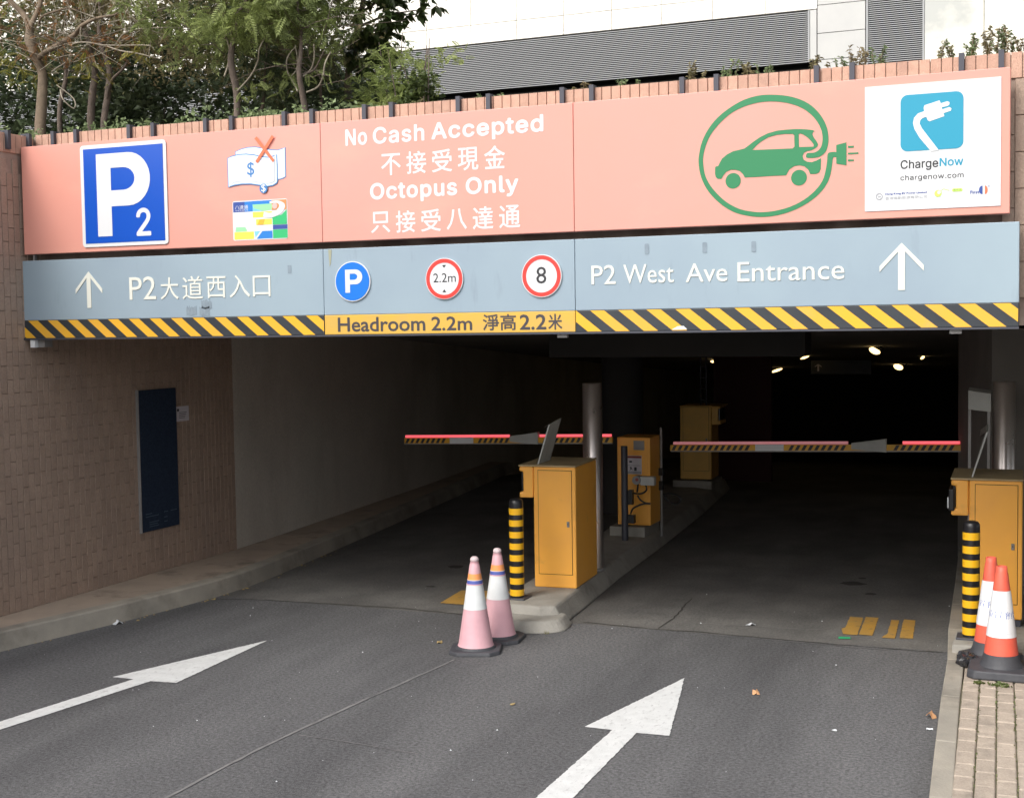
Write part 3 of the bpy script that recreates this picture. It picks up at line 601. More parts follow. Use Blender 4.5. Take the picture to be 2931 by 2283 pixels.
while y < 8.66:
    link('coping_tile', cmesh, left, (-7.77 + 7.9, y - 8, 3.825), world=False); y += tw
b = MB(); b.box(-8.1, -7.76, 3.0, 7.0, 3.83, 3.985); b.box(-8.1, -7.765, 7.0, 8.67, 3.962, 3.982); part('coping_back', b, M['coping'], left)
def bracket(parent, x, y, ax):
    q = MB()
    if ax == 'y': q.box(x - 0.016, x + 0.016, y - 0.03, y + 0.006, 3.78, 4.014); q.box(x - 0.016, x + 0.016, y + 0.0065, y + 0.04, 4.002, 4.014)
    else: q.box(x - 0.006, x + 0.03, y - 0.016, y + 0.016, 3.85, 4.0); q.box(x - 0.06, x - 0.0065, y - 0.016, y + 0.016, 3.985, 4.0)
    return part('bracket', q, M['metal'], parent)
bracket(left, -7.745, 8.365, 'x'); bracket(left, -7.745, 8.60, 'x')

front = thing('tiled_parapet', (-4, 8.8, 2.3), 'pink tiled parapet with dark metal brackets running along behind the big signs', 'wall')
b = MB(); b.box(-7.76, 0.6, 8.692, 8.95, 2.35, 3.985); b.box(-0.10, 1.4, 8.692, 9.0, 0.0, 2.349); part('wall_core', b, M['grout'], front)
fm, fvs, ffs = tile_mesh(tw, 0.16, 0.022, 'coping_front', M['coping'], 'y')
k = 0; x = -7.735
while x < 0.5:
    link('coping_tile', fm, front, (x + 4, 8.70 - 8.8, 3.84 - 2.3), world=False); x += tw
fm2, fvs2, ffs2 = tile_mesh(0.072, th, 0.012, 'tile_front', M['tile'], 'y')
for ci in range(8):
    xx = -0.312 + ci * 0.072
    for ri in range(9):
        z = 3.84 - (0.117 if ci % 2 == 0 else 0.0) - (ri + 1) * th
        if z < 2.36: continue
        link('tile', fm2, front, (xx + 4, 8.692 - 8.8, z - 2.3), world=False)
for x in BRACKETS: bracket(front, x, 8.676, 'y')

cw = thing('concrete_wall', (-7.7, 12, 0), 'bare grey concrete wall inside the entrance, beyond the end of the brown tiles', 'wall')
pl_ = [(-7.752, 11.422), (-7.83, 12.4), (-8.23, 16.7), (-8.6, 20.0), (-9.6, 30.0), (-9.9, 42.0)]
b = MB(); vs = []
for x, y in pl_: vs += [(x, y, -2.2), (x, y, 2.36), (x - 0.6, y, 2.36), (x - 0.6, y, -2.2)]
fs = [(0, 1, 2, 3)]
for i in range(len(pl_) - 1):
    for k in range(4): fs.append((4 * i + k, 4 * i + 4 + k, 4 * i + 4 + (k + 1) % 4, 4 * i + (k + 1) % 4))
b.add(vs, fs); part('wall_face', b, M['concrete'], cw)
rw = thing('concrete_pier', (-0.4, 12, 0), 'concrete pier coloured darker for shade, on the right behind the steel post', 'wall')
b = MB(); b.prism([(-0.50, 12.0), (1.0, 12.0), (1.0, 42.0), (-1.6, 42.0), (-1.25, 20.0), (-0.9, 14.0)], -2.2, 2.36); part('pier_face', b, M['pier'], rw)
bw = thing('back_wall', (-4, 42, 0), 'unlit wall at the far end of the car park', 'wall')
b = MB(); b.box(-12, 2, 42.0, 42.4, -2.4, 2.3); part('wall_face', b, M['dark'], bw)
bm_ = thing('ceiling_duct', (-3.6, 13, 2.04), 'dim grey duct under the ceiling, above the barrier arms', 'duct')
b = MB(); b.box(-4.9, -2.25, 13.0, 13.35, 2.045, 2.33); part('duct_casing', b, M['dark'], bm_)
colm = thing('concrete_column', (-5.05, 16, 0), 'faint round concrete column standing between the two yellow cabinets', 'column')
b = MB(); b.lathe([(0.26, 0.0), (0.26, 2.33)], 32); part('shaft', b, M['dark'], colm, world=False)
mp = thing('maroon_panel', (-4.6, 20.5, 0), 'dark maroon partition behind the far yellow cabinet', 'partition')
b = MB(); b.box(-4.95, -4.05, 20.4, 20.5, -0.1, 1.85); part('panel', b, M['maroon'], mp)

# ================================================================== FACADE behind
fac = thing('office_building', (-8, 24, 3.9), 'pale panelled building with grey louvred vents behind the parapet', 'building')
FY = 24.0
b = MB(); b.box(-34, 8, FY + 0.35, FY + 9, 3.9, 15.5); part('core', b, M['recess'], fac)
b = MB(); b.box(-34, -3.94, FY + 0.05, FY + 0.34, 7.85, 15.4); part('seam_backing', b, M['facade_seam'], fac)
b = MB(); b.box(-34, 8, FY + 0.2, FY + 0.349, 3.9, 6.86); part('base_wall', b, M['facade_base'], fac)
def panel(x0, x1, z0, z1, m, y=FY):
    q = MB(); g_ = 0.005; q.box(x0 + g_, x1 - g_, y, y + 0.04, z0 + g_, z1 - g_); return part('panel', q, m, fac, bevel=0.004)
xs = [-9.177 + 0.957 * 8 * 0]
seams = [-34 + 0.957 * 0.0]
s0 = -8.674 - 0.957 * 0
seam = [-8.674 + 0.957 * k for k in range(-26, 5)] + [-3.93]
for z0, z1 in ((7.84, 8.20), (8.20, 9.6), (9.6, 11.0), (11.0, 12.4), (12.4, 13.8), (13.8, 15.4)):
    for a, c in zip(seam[:-1], seam[1:]):
        if c - a > 0.2: panel(a, c, z0, z1, M['facade'])
panel(-4.06, -3.935, 6.95, 7.835, M['facade_grey'])
for z0, z1 in ((6.2, 6.95), (6.95, 7.41), (7.41, 7.90), (7.90, 8.4), (8.4, 8.9), (8.9, 9.6)): panel(-3.93, -3.10, z0, z1, M['facade_grey'])
for z0, z1 in ((6.55, 10.4), (10.4, 15.4)):
    for a, c in ((-2.12, -1.158), (-1.158, -0.2), (-0.2, 0.76), (0.76, 1.72), (1.72, 4.0)): panel(a, c, z0, z1, M['facade_reflect'])
for a, c in ((-2.12, -1.158), (-1.158, -0.2), (-0.2, 0.76)): panel(a, c, 5.9, 6.55, M['facade_grey'])
panel(-3.93, -2.12, 9.6, 15.4, M['facade_grey'])
def louvres(x0, x1, z0, z1, n):
    q = MB(); q.box(x0, x1, FY + 0.16, FY + 0.19, z0, z1); part('louvre_back', q, M['recess'], fac)
    
    for xa in (x0 - 0.03, x1):
        q = MB(); q.box(xa, xa + 0.03, FY - 0.01, FY + 0.19, z0, z1); part('louvre_frame', q, M['louvre'], fac)
   
    p = (z1 - z0) / n; q = MB()
    q.add([(x0, 0.0, 0), (x1, 0.0, 0), (x1, 0.0, p * 0.42), (x0, 0.0, p * 0.42), (x0, 0.10, p * 0.62), (x1, 0.10, p * 0.62), (x1, 0.10, p * 0.95), (x0, 0.10, p * 0.95)],
          [(0, 1, 2, 3), (3, 2, 6, 7), (1, 0, 4, 5), (5, 4, 7, 6)])
    me = q.mesh('slat', M['louvre'])
    for k in range(n): link('slat', me, fac, (8, FY - 24, z0 + k * p - 3.9), world=False)
louvres(-34 + 8 - 8 + 0.0, -4.09, 6.93, 7.83, 26)
louvres(-3.06, -2.15, 6.75, 10.4, 104)
# ================================================================== SIGNS
SY = 8.5
XL, XA, XB, XR = -7.766, -4.960, -3.011, -0.205
up = thing('upper_signboard', (-4, SY, 3.02), 'long salmon pink signboard above the entrance with the No Cash Accepted lettering', 'sign')
def board(name, parent, x0, x1, z0, z1, m, y0, d, bev=0.004):
    q = MB(); q.box(x0, x1, y0, y0 + d, z0, z1); return part(name, q, m, parent, bevel=bev)
pA = board('panel', up, -7.729, XA - 0.0015, 3.019, 3.880, M['pink'], SY, 0.09)
pB = board('panel', up, XA + 0.0015, XB - 0.0015, 3.019, 3.880, M['pink'], SY, 0.09)
pC = board('panel', up, XB + 0.0015, -0.260, 3.019, 3.880, M['pink'], SY, 0.09)
for x in (-7.5, -5.2, -3.0, -0.6):
    q = MB(); q.box(x - 0.02, x + 0.02, SY + 0.0905, SY + 0.17, 3.1, 3.8); part('mounting_rail', q, M['metal'], up)
Yd = SY - 0.0015; t1, t2, t3 = Yd, Yd - 0.0012, Yd - 0.0024
# P2 plate
def letter_P(x0, x1, z0, z1, y):
    w, h = x1 - x0, z1 - z0; xs = x0 + 0.27 * w; zb = z0 + 0.36 * h; zi0, zi1 = z0 + 0.552 * h, z0 + 0.825 * h; cz = (z1 + zb) / 2; ci = (zi0 + zi1) / 2
    xo, xi = x0 + 0.60 * w, x0 + 0.50 * w
    o = [(x0, z0), (x0, z1), (xo, z1)] + [(xo + (x1 - xo) * math.cos(R(90 - 12 * k)), cz + (z1 - cz) * math.sin(R(90 - 12 * k))) for k in range(1, 15)] + [(xo, zb), (xs, zb), (xs, z0)]
    xr = x0 + 0.715 * w
    i_ = [(xs, zi1), (xi, zi1)] + [(xi + (xr - xi) * math.cos(R(90 - 15 * k)), ci + (zi1 - ci) * math.sin(R(90 - 15 * k))) for k in range(1, 12)] + [(xi, zi0), (xs, zi0)]
    return art([o, i_], y, M['white'])
artpart('parking_plate', [art([rrect(-7.129, -6.311, 3.055, 3.850, 0.03)], SY - 0.004, M['white'], 0.006),
        art([rect(-7.097, -6.339, 3.083, 3.820)], SY - 0.0115, M['blue']),
        letter_P(-6.972, -6.463, 3.134, 3.774, SY - 0.0135), words('2', -6.604, -6.467, 3.125, 3.340, SY - 0.0135, M['white'], bold=0.035, grot=True)], pA)
# bank notes crossed out
l = [art([NOTE_B], t1, M['lineblue']), art([inset(NOTE_B, 0.006)], t2, M['paleblue']), art([inset(NOTE_B, 0.012)], t3, M['notegrey']),
     art([NOTE_F], t3 - 0.0012, M['lineblue']), art([inset(NOTE_F, 0.007)], t3 - 0.0024, M['paleblue']), art([inset(NOTE_F, 0.024)], t3 - 0.0036, M['greyink']), art([inset(NOTE_F, 0.026)], t3 - 0.0048, M['notegrey']),
     words('$', -5.585, -5.523, 3.521, 3.633, t3 - 0.006, M['lineblue'], bold=0.012),
     art([circ(-5.447, 3.432, 0.0345)], t3 - 0.006, M['lineblue']), words('$', -5.466, -5.428, 3.402, 3.464, t3 - 0.0072, M['white'], bold=0.01)]
for c in CROSS: l.append(art([c], t3 - 0.0084 - 0.0012 * CROSS.index(c), M['orange']))
artpart('crossed_out_banknotes', l, pA)
# fare card
l = [art([rrect(-5.727, -5.250, 3.056, 3.350, 0.015)], t1, M['white'])]
def cr(x0, x1, z0, z1, m, k=0): l.append(art([rect(x0, x1, z0, z1)], t2 - 0.0012 * k, m))
cr(-5.721, -5.62, 3.268, 3.343, M['navy']); cr(-5.62, -5.55, 3.268, 3.343, M['cblue']); cr(-5.55, -5.383, 3.318, 3.344, M['cblue']); cr(-5.55, -5.46, 3.268, 3.318, M['ccyan'])
l.append(art([[(-5.55, 3.318), (-5.383, 3.318), (-5.383, 3.276), (-5.46, 3.268), (-5.54, 3.29)]], t2 - 0.0012, M['clgreen']))
cr(-5.55, -5.383, 3.222, 3.262, M['cyellow']); cr(-5.383, -5.256, 3.27, 3.344, M['corange'], 1)
l.append(art([[(-5.383, 3.21), (-5.256, 3.16 + 0.01), (-5.256, 3.27), (-5.30, 3.235), (-5.383, 3.215)]], t2, M['cgreen']))
cr(-5.378, -5.256, 3.163, 3.215, M['cgreen'], 1)
cr(-5.523, -5.385, 3.166, 3.208, M['cyellow']); l.append(art([[(-5.512, 3.166), (-5.462, 3.166), (-5.446, 3.206), (-5.492, 3.206)]], t2 - 0.0012, M['hz_yellow']))
cr(-5.378, -5.253, 3.128, 3.16, M['navy']); cr(-5.378, -5.253, 3.062, 3.126, M['cgreen'])
l.append(art([[(-5.706, 3.122), (-5.60, 3.122), (-5.62, 3.156), (-5.70, 3.156)]], t2, M['clgreen'])); cr(-5.716, -5.545, 3.064, 3.119, M['cyellow'])
l.append(art([[(-5.52, 3.064), (-5.383, 3.064), (-5.383, 3.120), (-5.47, 3.120)]], t2, M['cblue'])); l.append(art([[(-5.54, 3.12), (-5.49, 3.12), (-5.53, 3.075)]], t2, M['ccyan']))
sw = catmull([(-5.40, 3.335), (-5.33, 3.338), (-5.275, 3.315), (-5.275, 3.275), (-5.32, 3.235), (-5.40, 3.215), (-5.46, 3.225)], 4)
sw2 = catmull([(-5.45, 3.262), (-5.40, 3.25), (-5.35, 3.265), (-5.318, 3.295), (-5.33, 3.318), (-5.37, 3.322), (-5.40, 3.318)], 4)
l.append(art([sw + sw2], t2 - 0.0024, M['white'])); l.append(art([circ(-5.356, 3.30, 0.022)], t2 - 0.0036, M['cpink']))
l.append(words('八達通', -5.704, -5.59, 3.289, 3.318, t2 - 0.0012, M['white'], res=1)); l.append(words('OCTOPUS', -5.702, -5.59, 3.274, 3.285, t2 - 0.0012, M['white'], bold=0.02, res=1))
artpart('fare_card_picture', l, pA)
BD = 0.028
for txt, x0, x1, z0, z1 in (('No', -4.752, -4.575, 3.699, 3.818), ('Cash', -4.528, -4.120, 3.697, 3.818), ('Accepted', -4.066, -3.224, 3.672, 3.818), ('Octopus', -4.560, -3.874, 3.276, 3.424), ('Only', -3.808, -3.412, 3.276, 3.424)):
    artpart('lettering', [words(txt, x0, x1, z0, z1, t1, M['letter_edge'], bold=0.045, space=1.08, grot=True)], pB)
for txt, x0, x1, z0, z1 in (('不接受現金', -4.466, -3.509, 3.472, 3.630), ('只接受八達通', -4.558, -3.404, 3.062, 3.218)):
    n_ = len(txt); st = (x1 - x0 + 0.045) / n_
    for i_, ch in enumerate(txt): artpart('lettering', [words(ch, x0 + i_ * st, x0 + (i_ + 1) * st - 0.045, z0 + (0.006 if ch in '八只' else 0), z1 - (0.006 if ch in '八不' else 0), t1, M['letter_edge'], bold=0.014)], pB)
# electric car picture
wh = EV_WHEELS
artpart('electric_car_picture', [art([catmull(EV_CABLE + [EV_CABLE[0]], 3)[:-1]], t1, M['ev']), art([EV_CAR, EV_W1, EV_W2], t1, M['ev']), art([circ(*wh[0], 0.0495)], t1, M['ev']), art([circ(*wh[1], 0.0495)], t1, M['ev']), art([EV_PLUG], t1 - 0.0006, M['ev'])]
        + [art([p], t1, M['ev']) for p in EV_PINS], pC)
wp = board('white_panel', up, -1.1005, -0.311, 3.066, 3.827, M['white'], SY - 0.006, 0.0055, 0.0)
w1, w2 = SY - 0.0075, SY - 0.0087
artpart('plug_logo', [art([rrect(-0.8885, -0.5235, 3.420, 3.760, 0.042)], w1, M['teal']), art([catmull(CN_PLUG + [CN_PLUG[0]], 1)[:-1]], w2 - 0.0005, M['white'])], wp)
artpart('lettering', [words('Charge', -0.888, -0.667, 3.300, 3.368, w1, M['ink'], bold=0.022, grot=True)], wp); artpart('lettering', [words('Now', -0.660, -0.523, 3.318, 3.368, w1, M['teal'], bold=0.04, grot=True)], wp)
artpart('lettering', [words('chargenow.com', -0.889, -0.521, 3.237, 3.276, w1, M['ink'], bold=0.012, space=1.05, grot=True)], wp)
def ring(cx, cz, r0, r1, m, y=w1): return art([circ(cx, cz, r0), circ(cx, cz, r1)], y, m)
artpart('company_logo', [ring(-1.014, 3.154, 0.021, 0.015, M['greyink']), art([[(-1.022, 3.150), (-1.005, 3.150), (-1.005, 3.156), (-1.022, 3.156)]], w1, M['greyink']),
        words('Hong Kong EV Power Limited', -0.978, -0.734, 3.158, 3.173, w1, M['navy'], bold=0.06, res=1), words('香港電動能源有限公司', -0.978, -0.732, 3.131, 3.150, w1, M['greyink'], res=1)], wp)
artpart('green_logo', [art([circ(-0.668, 3.156, 0.021)], w1, M['lime']), art([circ(-0.662, 3.162, 0.010)], w2, M['white']), art([[(-0.652, 3.172), (-0.636, 3.184), (-0.615, 3.176), (-0.600, 3.172), (-0.600, 3.170), (-0.616, 3.173), (-0.636, 3.181), (-0.652, 3.169)]], w1, M['lime']),
        art([rrect(-0.587, -0.527, 3.162, 3.181, 0.008, 3)], w1, M['lime']), words('易充站', -0.580, -0.534, 3.165, 3.178, w2, M['ev'], res=1)], wp)
artpart('shop_logo', [words('First', -0.483, -0.431, 3.143, 3.163, w1, M['navy'], bold=0.05, res=1), art([[(-0.413 - 0.021 * math.sin(R(a)), 3.164 + 0.026 * math.cos(R(a))) for a in range(0, 181, 20)]], w1, M['navy']), art([[(-0.400 + 0.016 * math.sin(R(a)), 3.164 + 0.026 * math.cos(R(a))) for a in range(0, 181, 20)]], w1, M['orange']),
        words('st', -0.384, -0.372, 3.180, 3.193, w1, M['navy'], res=1)], wp)

lo = thing('lower_signboard', (-4, SY, 2.34), 'long blue grey signboard with black and yellow hazard edge, below the pink one', 'sign')
lA = board('panel', lo, XL, XA - 0.0015, 2.4875, 2.968, M['bluegrey'], SY, 0.12)
lB = board('panel', lo, XA + 0.0015, XB - 0.0015, 2.4875, 2.968, M['bluegrey'], SY, 0.12)
lC = board('panel', lo, XB + 0.0015, XR, 2.4875, 2.968, M['bluegrey'], SY, 0.12)
sA = board('hazard_strip', lo, XL, XA - 0.0015, 2.344, 2.4865, M['hz_black'], SY, 0.12)
sB = board('headroom_strip', lo, XA + 0.0015, XB - 0.0015, 2.344, 2.4865, M['plate_yellow'], SY, 0.12)
sC = board('hazard_strip', lo, XB + 0.0015, XR, 2.344, 2.4865, M['hz_black'], SY, 0.12)
q = MB(); q.box(XL, XR, SY - 0.012, SY + 0.1, 2.330, 2.3435); part('bottom_trim', q, M['metal'], lo)
def stripes(x0, x1, first, pitch, w, slant):
    out = []; x = first
    while x - slant < x1 + 1:
        poly = [(x, 2.4855), (x + w, 2.4855), (x + w + slant, 2.345), (x + slant, 2.345)]
        # clip to [x0,x1]
        def clip(poly, xc, keep):
            o = []
            for i in range(len(poly)):
                a, c = poly[i - 1], poly[i]; ia, ic = keep(a[0], xc), keep(c[0], xc)
                if ia != ic: t = (xc - a[0]) / (c[0] - a[0]); o.append((xc, a[1] + t * (c[1] - a[1])))
                if ic: o.append(c)
            return o
        poly = clip(poly, x0, lambda v, c: v >= c)
        if poly: poly = clip(poly, x1, lambda v, c: v <= c)
        if len(poly) > 2: out.append(art([poly], Yd, M['hz_yellow']))
        x += pitch
    return out
artpart('yellow_stripe', stripes(XL + 0.004, XA - 0.004, -7.914, 0.2000, 0.098, 0.178), sA)
artpart('yellow_stripe', stripes(XB + 0.004, XR - 0.004, -3.297, 0.1963, 0.098, 0.178), sC)
headl = ([words('Headroom', -4.848, -4.140, 2.363, 2.468, Yd, M['plate_ink'], bold=0.03), words('2.2m', -4.092, -3.776, 2.363, 2.463, Yd, M['plate_ink'], bold=0.03), words('淨高', -3.695, -3.445, 2.360, 2.473, Yd, M['plate_ink'], bold=0.02),
        words('2.2', -3.418, -3.222, 2.361, 2.467, Yd, M['plate_ink'], bold=0.03), words('米', -3.208, -3.106, 2.360, 2.468, Yd, M['plate_ink'], bold=0.02)])
for w_ in headl: artpart('lettering', [w_], sB)
RA = 0.004
def raised_arrow(cx, z0, z1, hw, zh):
    w = 0.0175 * (z1 - z0) / 0.288 * 1.15
    lp = [(cx, z1), (cx + hw, zh + 0.005), (cx + hw, zh - 0.030), (cx + w, z1 - 0.052), (cx + w, z0), (cx - w, z0), (cx - w, z1 - 0.052), (cx - hw, zh - 0.030), (cx - hw, zh + 0.005)]
    return (stand(shape_mesh([lp], RA), SY - 0.001), M['letter'])
artpart('raised_arrow', [raised_arrow(-7.090, 2.578, 2.865, 0.131, 2.722)], lA)
artpart('raised_arrow', [raised_arrow(-0.881, 2.577, 2.866, 0.131, 2.722)], lC)
for txt, x0, x1, z0, z1 in (('P2', -6.697, -6.445, 2.634, 2.811), ('大', -6.403, -6.236, 2.630, 2.800), ('道', -6.200, -6.012, 2.628, 2.803), ('西', -5.978, -5.806, 2.632, 2.795), ('入', -5.773, -5.592, 2.632, 2.800), ('口', -5.565, -5.412, 2.634, 2.790)):
    artpart('raised_letter', [words(txt, x0, x1, z0, z1, SY - 0.001, M['letter'], bold=0.002, raised=RA)], lA)
for txt, x0, x1, z0, z1 in (('P2', -2.892, -2.722, 2.660, 2.787), ('West', -2.668, -2.322, 2.660, 2.785), ('Ave', -2.242, -1.966, 2.658, 2.780), ('Entrance', -1.900, -1.225, 2.653, 2.778)):
    artpart('raised_letter', [words(txt, x0, x1, z0, z1, SY - 0.001, M['letter'], bold=0.002, raised=RA)], lC)
def round_sign(name, cx, cz, r, lst, rim, parent):
    b_ = [(stand(shape_mesh([circ(cx, cz, r, 48)], 0.010), SY - 0.003), M['white'])]
    return artpart(name, b_ + lst, parent)
ys = SY - 0.0145
round_sign('round_sign', -4.712, 2.727, 0.145, [art([circ(-4.712, 2.727, 0.138, 48)], ys, M['roundblue']), letter_P(-4.770, -4.630, 2.646, 2.812, ys - 0.0015)], None, lB)
round_sign('round_sign', -3.980, 2.727, 0.145, [art([circ(-3.980, 2.727, 0.140, 48), circ(-3.980, 2.727, 0.113, 48)], ys, M['red']), words('2.2m', -4.064, -3.890, 2.702, 2.766, ys, M['ink']),
        art([[(-3.995, 2.823), (-3.965, 2.823), (-3.980, 2.803)]], ys, M['ink']), art([[(-3.995, 2.633), (-3.965, 2.633), (-3.980, 2.653)]], ys, M['ink'])], None, lB)
round_sign('round_sign', -3.248, 2.727, 0.146, [art([circ(-3.248, 2.727, 0.140, 48), circ(-3.248, 2.727, 0.113, 48)], ys, M['red']), words('8', -3.286, -3.213, 2.675, 2.789, ys, M['ink'], bold=0.004)], None, lB)
# tape residue and a rust streak on the panels
l = []
for (x0, z0) in ((-6.17, 2.50), (-6.05, 2.495), (-6.03, 2.545)):
    for k in range(7):
        xx = x0 + k * 0.0135; l.append(art([[(xx, z0 + rnd.uniform(0, 0.012)), (xx + 0.0125, z0 + rnd.uniform(0, 0.012)), (xx + 0.010, z0 + 0.072 + rnd.uniform(-0.02, 0.01)), (xx - 0.003, z0 + 0.072 + rnd.uniform(-0.02, 0.01))]], Yd, M['smudge']))
for (x0, z0) in ((-5.26, 2.80), ): l.append(art([rect(x0, x0 + 0.03, z0, z0 + 0.06)], Yd, M['smudge']))
artpart('tape_residue', l, lA)
artpart('tape_residue', [art([rrect(x0, x0 + 0.03, z0, z0 + 0.07, 0.008, 3)], Yd, M['smudge']) for x0, z0 in ((-2.13, 2.845), (-1.81, 2.84), (-2.52, 2.85))], lC)
artpart('rust_streak', [art([[(-4.915, 2.962), (-4.885, 2.962), (-4.895, 2.86), (-4.905, 2.84)]], Yd, M['rust'])], lB)
l = [art([[(-2.34, 2.351), (-2.30, 2.372), (-2.26, 2.375), (-2.235, 2.352)]], Yd - 0.0012, M['litter'])]
artpart('torn_tape', l, sC)
# bracket under the left end, ends of the carrying tube
for (x, w) in ((-7.69, 0.045),):
    q = MB(); q.box(x - 0.005, x + 0.04, SY - 0.005, SY + 0.10, 2.268, 2.3295); part('support_bracket', q, M['letter_edge'], lo)
    q = MB(); q.box(x + 0.045, x + 0.11, SY + 0.03, SY + 0.12, 2.270, 2.3295); part('support_bracket', q, M['galv'], lo)
q = MB(); q.box(-7.66, -7.645, SY + 0.02, SY + 0.05, 2.9685, 3.0185); part('support_bracket', q, M['galv'], lo)
for x in (-3.15, -0.60): 
    q = MB(); q.box(x, x + 0.07, SY + 0.02, SY + 0.05, 2.305, 2.3295); part('support_bracket', q, M['galv'], lo)
for x in (-6.9, -4.96, -3.01, -1.0):
    q = MB(); q.box(x - 0.03, x + 0.03, SY + 0.1205, SY + 0.19, 2.4, 2.9); part('mounting_rail', q, M['metal'], lo)

# wall panel and notice on the tiled wall
wb = thing('wall_panel', (-7.75, 10.15, 1.2), 'tall narrow dark blue panel hanging on the brown tiled wall', 'sign')
q = MB(); q.box(-7.749, -7.722, 9.875, 10.435, 0.541, 1.845); part('board', q, M['board_blue'], wb, bevel=0.004)
q = MB(); q.box(-7.749, -7.718, 9.867, 9.8745, 0.536, 1.850); part('edge_trim', q, M['galv'], wb)
q = MB()
for k, (y0, y1, z) in enumerate([(9.93, 10.02, 0.70), (9.93, 10.12, 0.675), (10.20, 10.26, 0.69), (10.20, 10.25, 0.64), (10.30, 10.40, 0.69), (9.98, 10.12, 0.62), (9.98, 10.10, 0.60), (9.98, 10.12, 0.58), (10.2, 10.25, 0.60)]):
    q.box(-7.7225, -7.7205, y0, y1, z, z + 0.008)
part('small_print', q, M['board_mark'], wb)
nt_ = thing('notice', (-7.75, 10.56, 1.59), 'small white paper notice beside the dark blue panel', 'notice')
q = MB(); q.box(-7.749, -7.742, 10.462, 10.655, 1.519, 1.661); part('sheet', q, M['notice'], nt_)
q = MB(); q.box(-7.7425, -7.7405, 10.47, 10.50, 1.615, 1.64)
for k in range(4): q.box(-7.7425, -7.7405, 10.50, 10.62 - 0.01 * k, 1.60 - 0.017 * k, 1.605 - 0.017 * k)
part('print', q, M['ink'], nt_)
# ================================================================== MACHINES, POSTS, CONES
def ticket_machine(name, loc, rz, label, depth=0.68, w=0.375, h=1.045, head=-1, m=None, plate=True, base=None, reader=False):
    m = m or M['box']
    t = thing(name, loc, label, 'ticket machine', 'yellow ticket machines by the lanes', rz)
    P = lambda n_, b_, mm, bev=0.0, par=t: part(n_, b_, mm, par, world=False, bevel=bev)
    a, c = -w / 2, w / 2
    hw = 0.128
    b = MB(); b.box(a, c, 0, depth, 0, h - 0.012); P('body', b, m, 0.012)
    b = MB(); b.box(a - (hw if head < 0 else 0) - 0.004, c + (hw if head > 0 else 0) + 0.004, -0.006, depth + 0.004, h - 0.0115, h + 0.004); P('lid', b, M['box_top'] if m is M['box'] else m, 0.006)
    b = MB()      # head with a notch on its outer side
    s = head; xa, xb = (a - 0.003, a - hw) if s < 0 else (c + 0.003, c + hw)
    n1 = xb - s * 0.034
    prof = [(xa, 0.765), (xb, 0.765), (xb, 0.815), (n1, 0.815), (n1, 0.99), (xb, 0.99), (xb, h - 0.013), (xa, h - 0.013)]
    if s > 0: prof = prof[::-1]
    T = Matrix(((1, 0, 0, 0), (0, 0, 1, 0), (0, 1, 0, 0), (0, 0, 0, 1)))
    b.prism(prof[::-1], 0.004, 0.42, 0, T); hd = P('head', b, m, 0.012)
    b = MB(); x_ = n1 - (-s) * 0.0
    if s < 0: b.box(n1 - 0.022, n1 - 0.002, 0.03, 0.40, 0.822, 0.985)
    else: b.box(n1 + 0.002, n1 + 0.022, 0.03, 0.40, 0.822, 0.985)
    P('reader_window', b, M['glass'], 0.003)
    if reader:
        b = MB(); b.box(a - hw - 0.018, a - hw + 0.024, -0.012, 0.30, 0.80, 0.965); P('card_reader', b, M['black'], 0.01)
        b = MB(); b.box(a - hw - 0.026, a - hw - 0.0185, 0.0, 0.02, 0.82, 0.90); P('reader_tab', b, M['litter'])
    d0, d1, e0, e1 = a + 0.045, c - 0.036, 0.118, 1.003
    b = MB(); b.box(d0 - 0.004, d1 + 0.004, -0.0022, 0.001, e0 - 0.004, e1 + 0.004); P('door_gap', b, M['gap'])
    b = MB(); b.box(d0, d1, -0.006, 0.0, e0, e1); dr = P('door', b, m, 0.002)
    b = MB(); b.box(d1 - 0.042, d1 - 0.020, -0.014, -0.0065, 0.525, 0.572); P('handle', b, M['galv'], 0.002, dr)
    b = MB(); b.box(d1 - 0.034, d1 - 0.028, -0.0165, -0.0142, 0.545, 0.556); P('keyhole', b, M['ink'], 0, dr)
    if plate:
        x0 = a + 0.013; y0, y1 = 0.08, 0.42
        b = MB(); dx = 0.105; th_ = 0.012
        vs = [(x0, y0, h + 0.004), (x0, y1, h + 0.004), (x0 + dx, y1, h + 0.375), (x0 + dx, y0, h + 0.345)]
        b.add(vs + [(x + th_, y, z) for x, y, z in vs], [(0, 3, 2, 1), (4, 5, 6, 7), (0, 1, 5, 4), (1, 2, 6, 5), (2, 3, 7, 6), (3, 0, 4, 7)]); P('tilted_flap', b, M['arm'])
        b = MB(); b.add([(x0 + dx, y0, h + 0.3451), (x0 + dx, y1, h + 0.3751), (x0 + dx - 0.05, y1, h + 0.33), (x0 + dx - 0.045, y0, h + 0.315)], [(0, 1, 2, 3)])
        b.add([(x0 + dx, y0, h + 0.348), (x0 + dx, y1, h + 0.378), (x0 + dx - 0.05, y1, h + 0.334), (x0 + dx - 0.045, y0, h + 0.319)], [(3, 2, 1, 0)]); P('flap_lip', b, M['steel'])
    if base:
        b = MB(); b.box(a + 0.01, c - 0.01, 0.01, depth - 0.01, -base, -0.002); P('base_plate', b, M['metal'])
    return t
ticket_machine('ticket_machine', (-3.935, 10.52, 0.15), R(3.5), 'yellow ticket machine on the traffic island, nearest machine to the pink cones')
tm = ticket_machine('ticket_machine', (-0.402, 10.42, 0.155), R(1.5), 'yellow ticket machine behind the striped bollard and red cones at the right edge', reader=True, base=0.05)
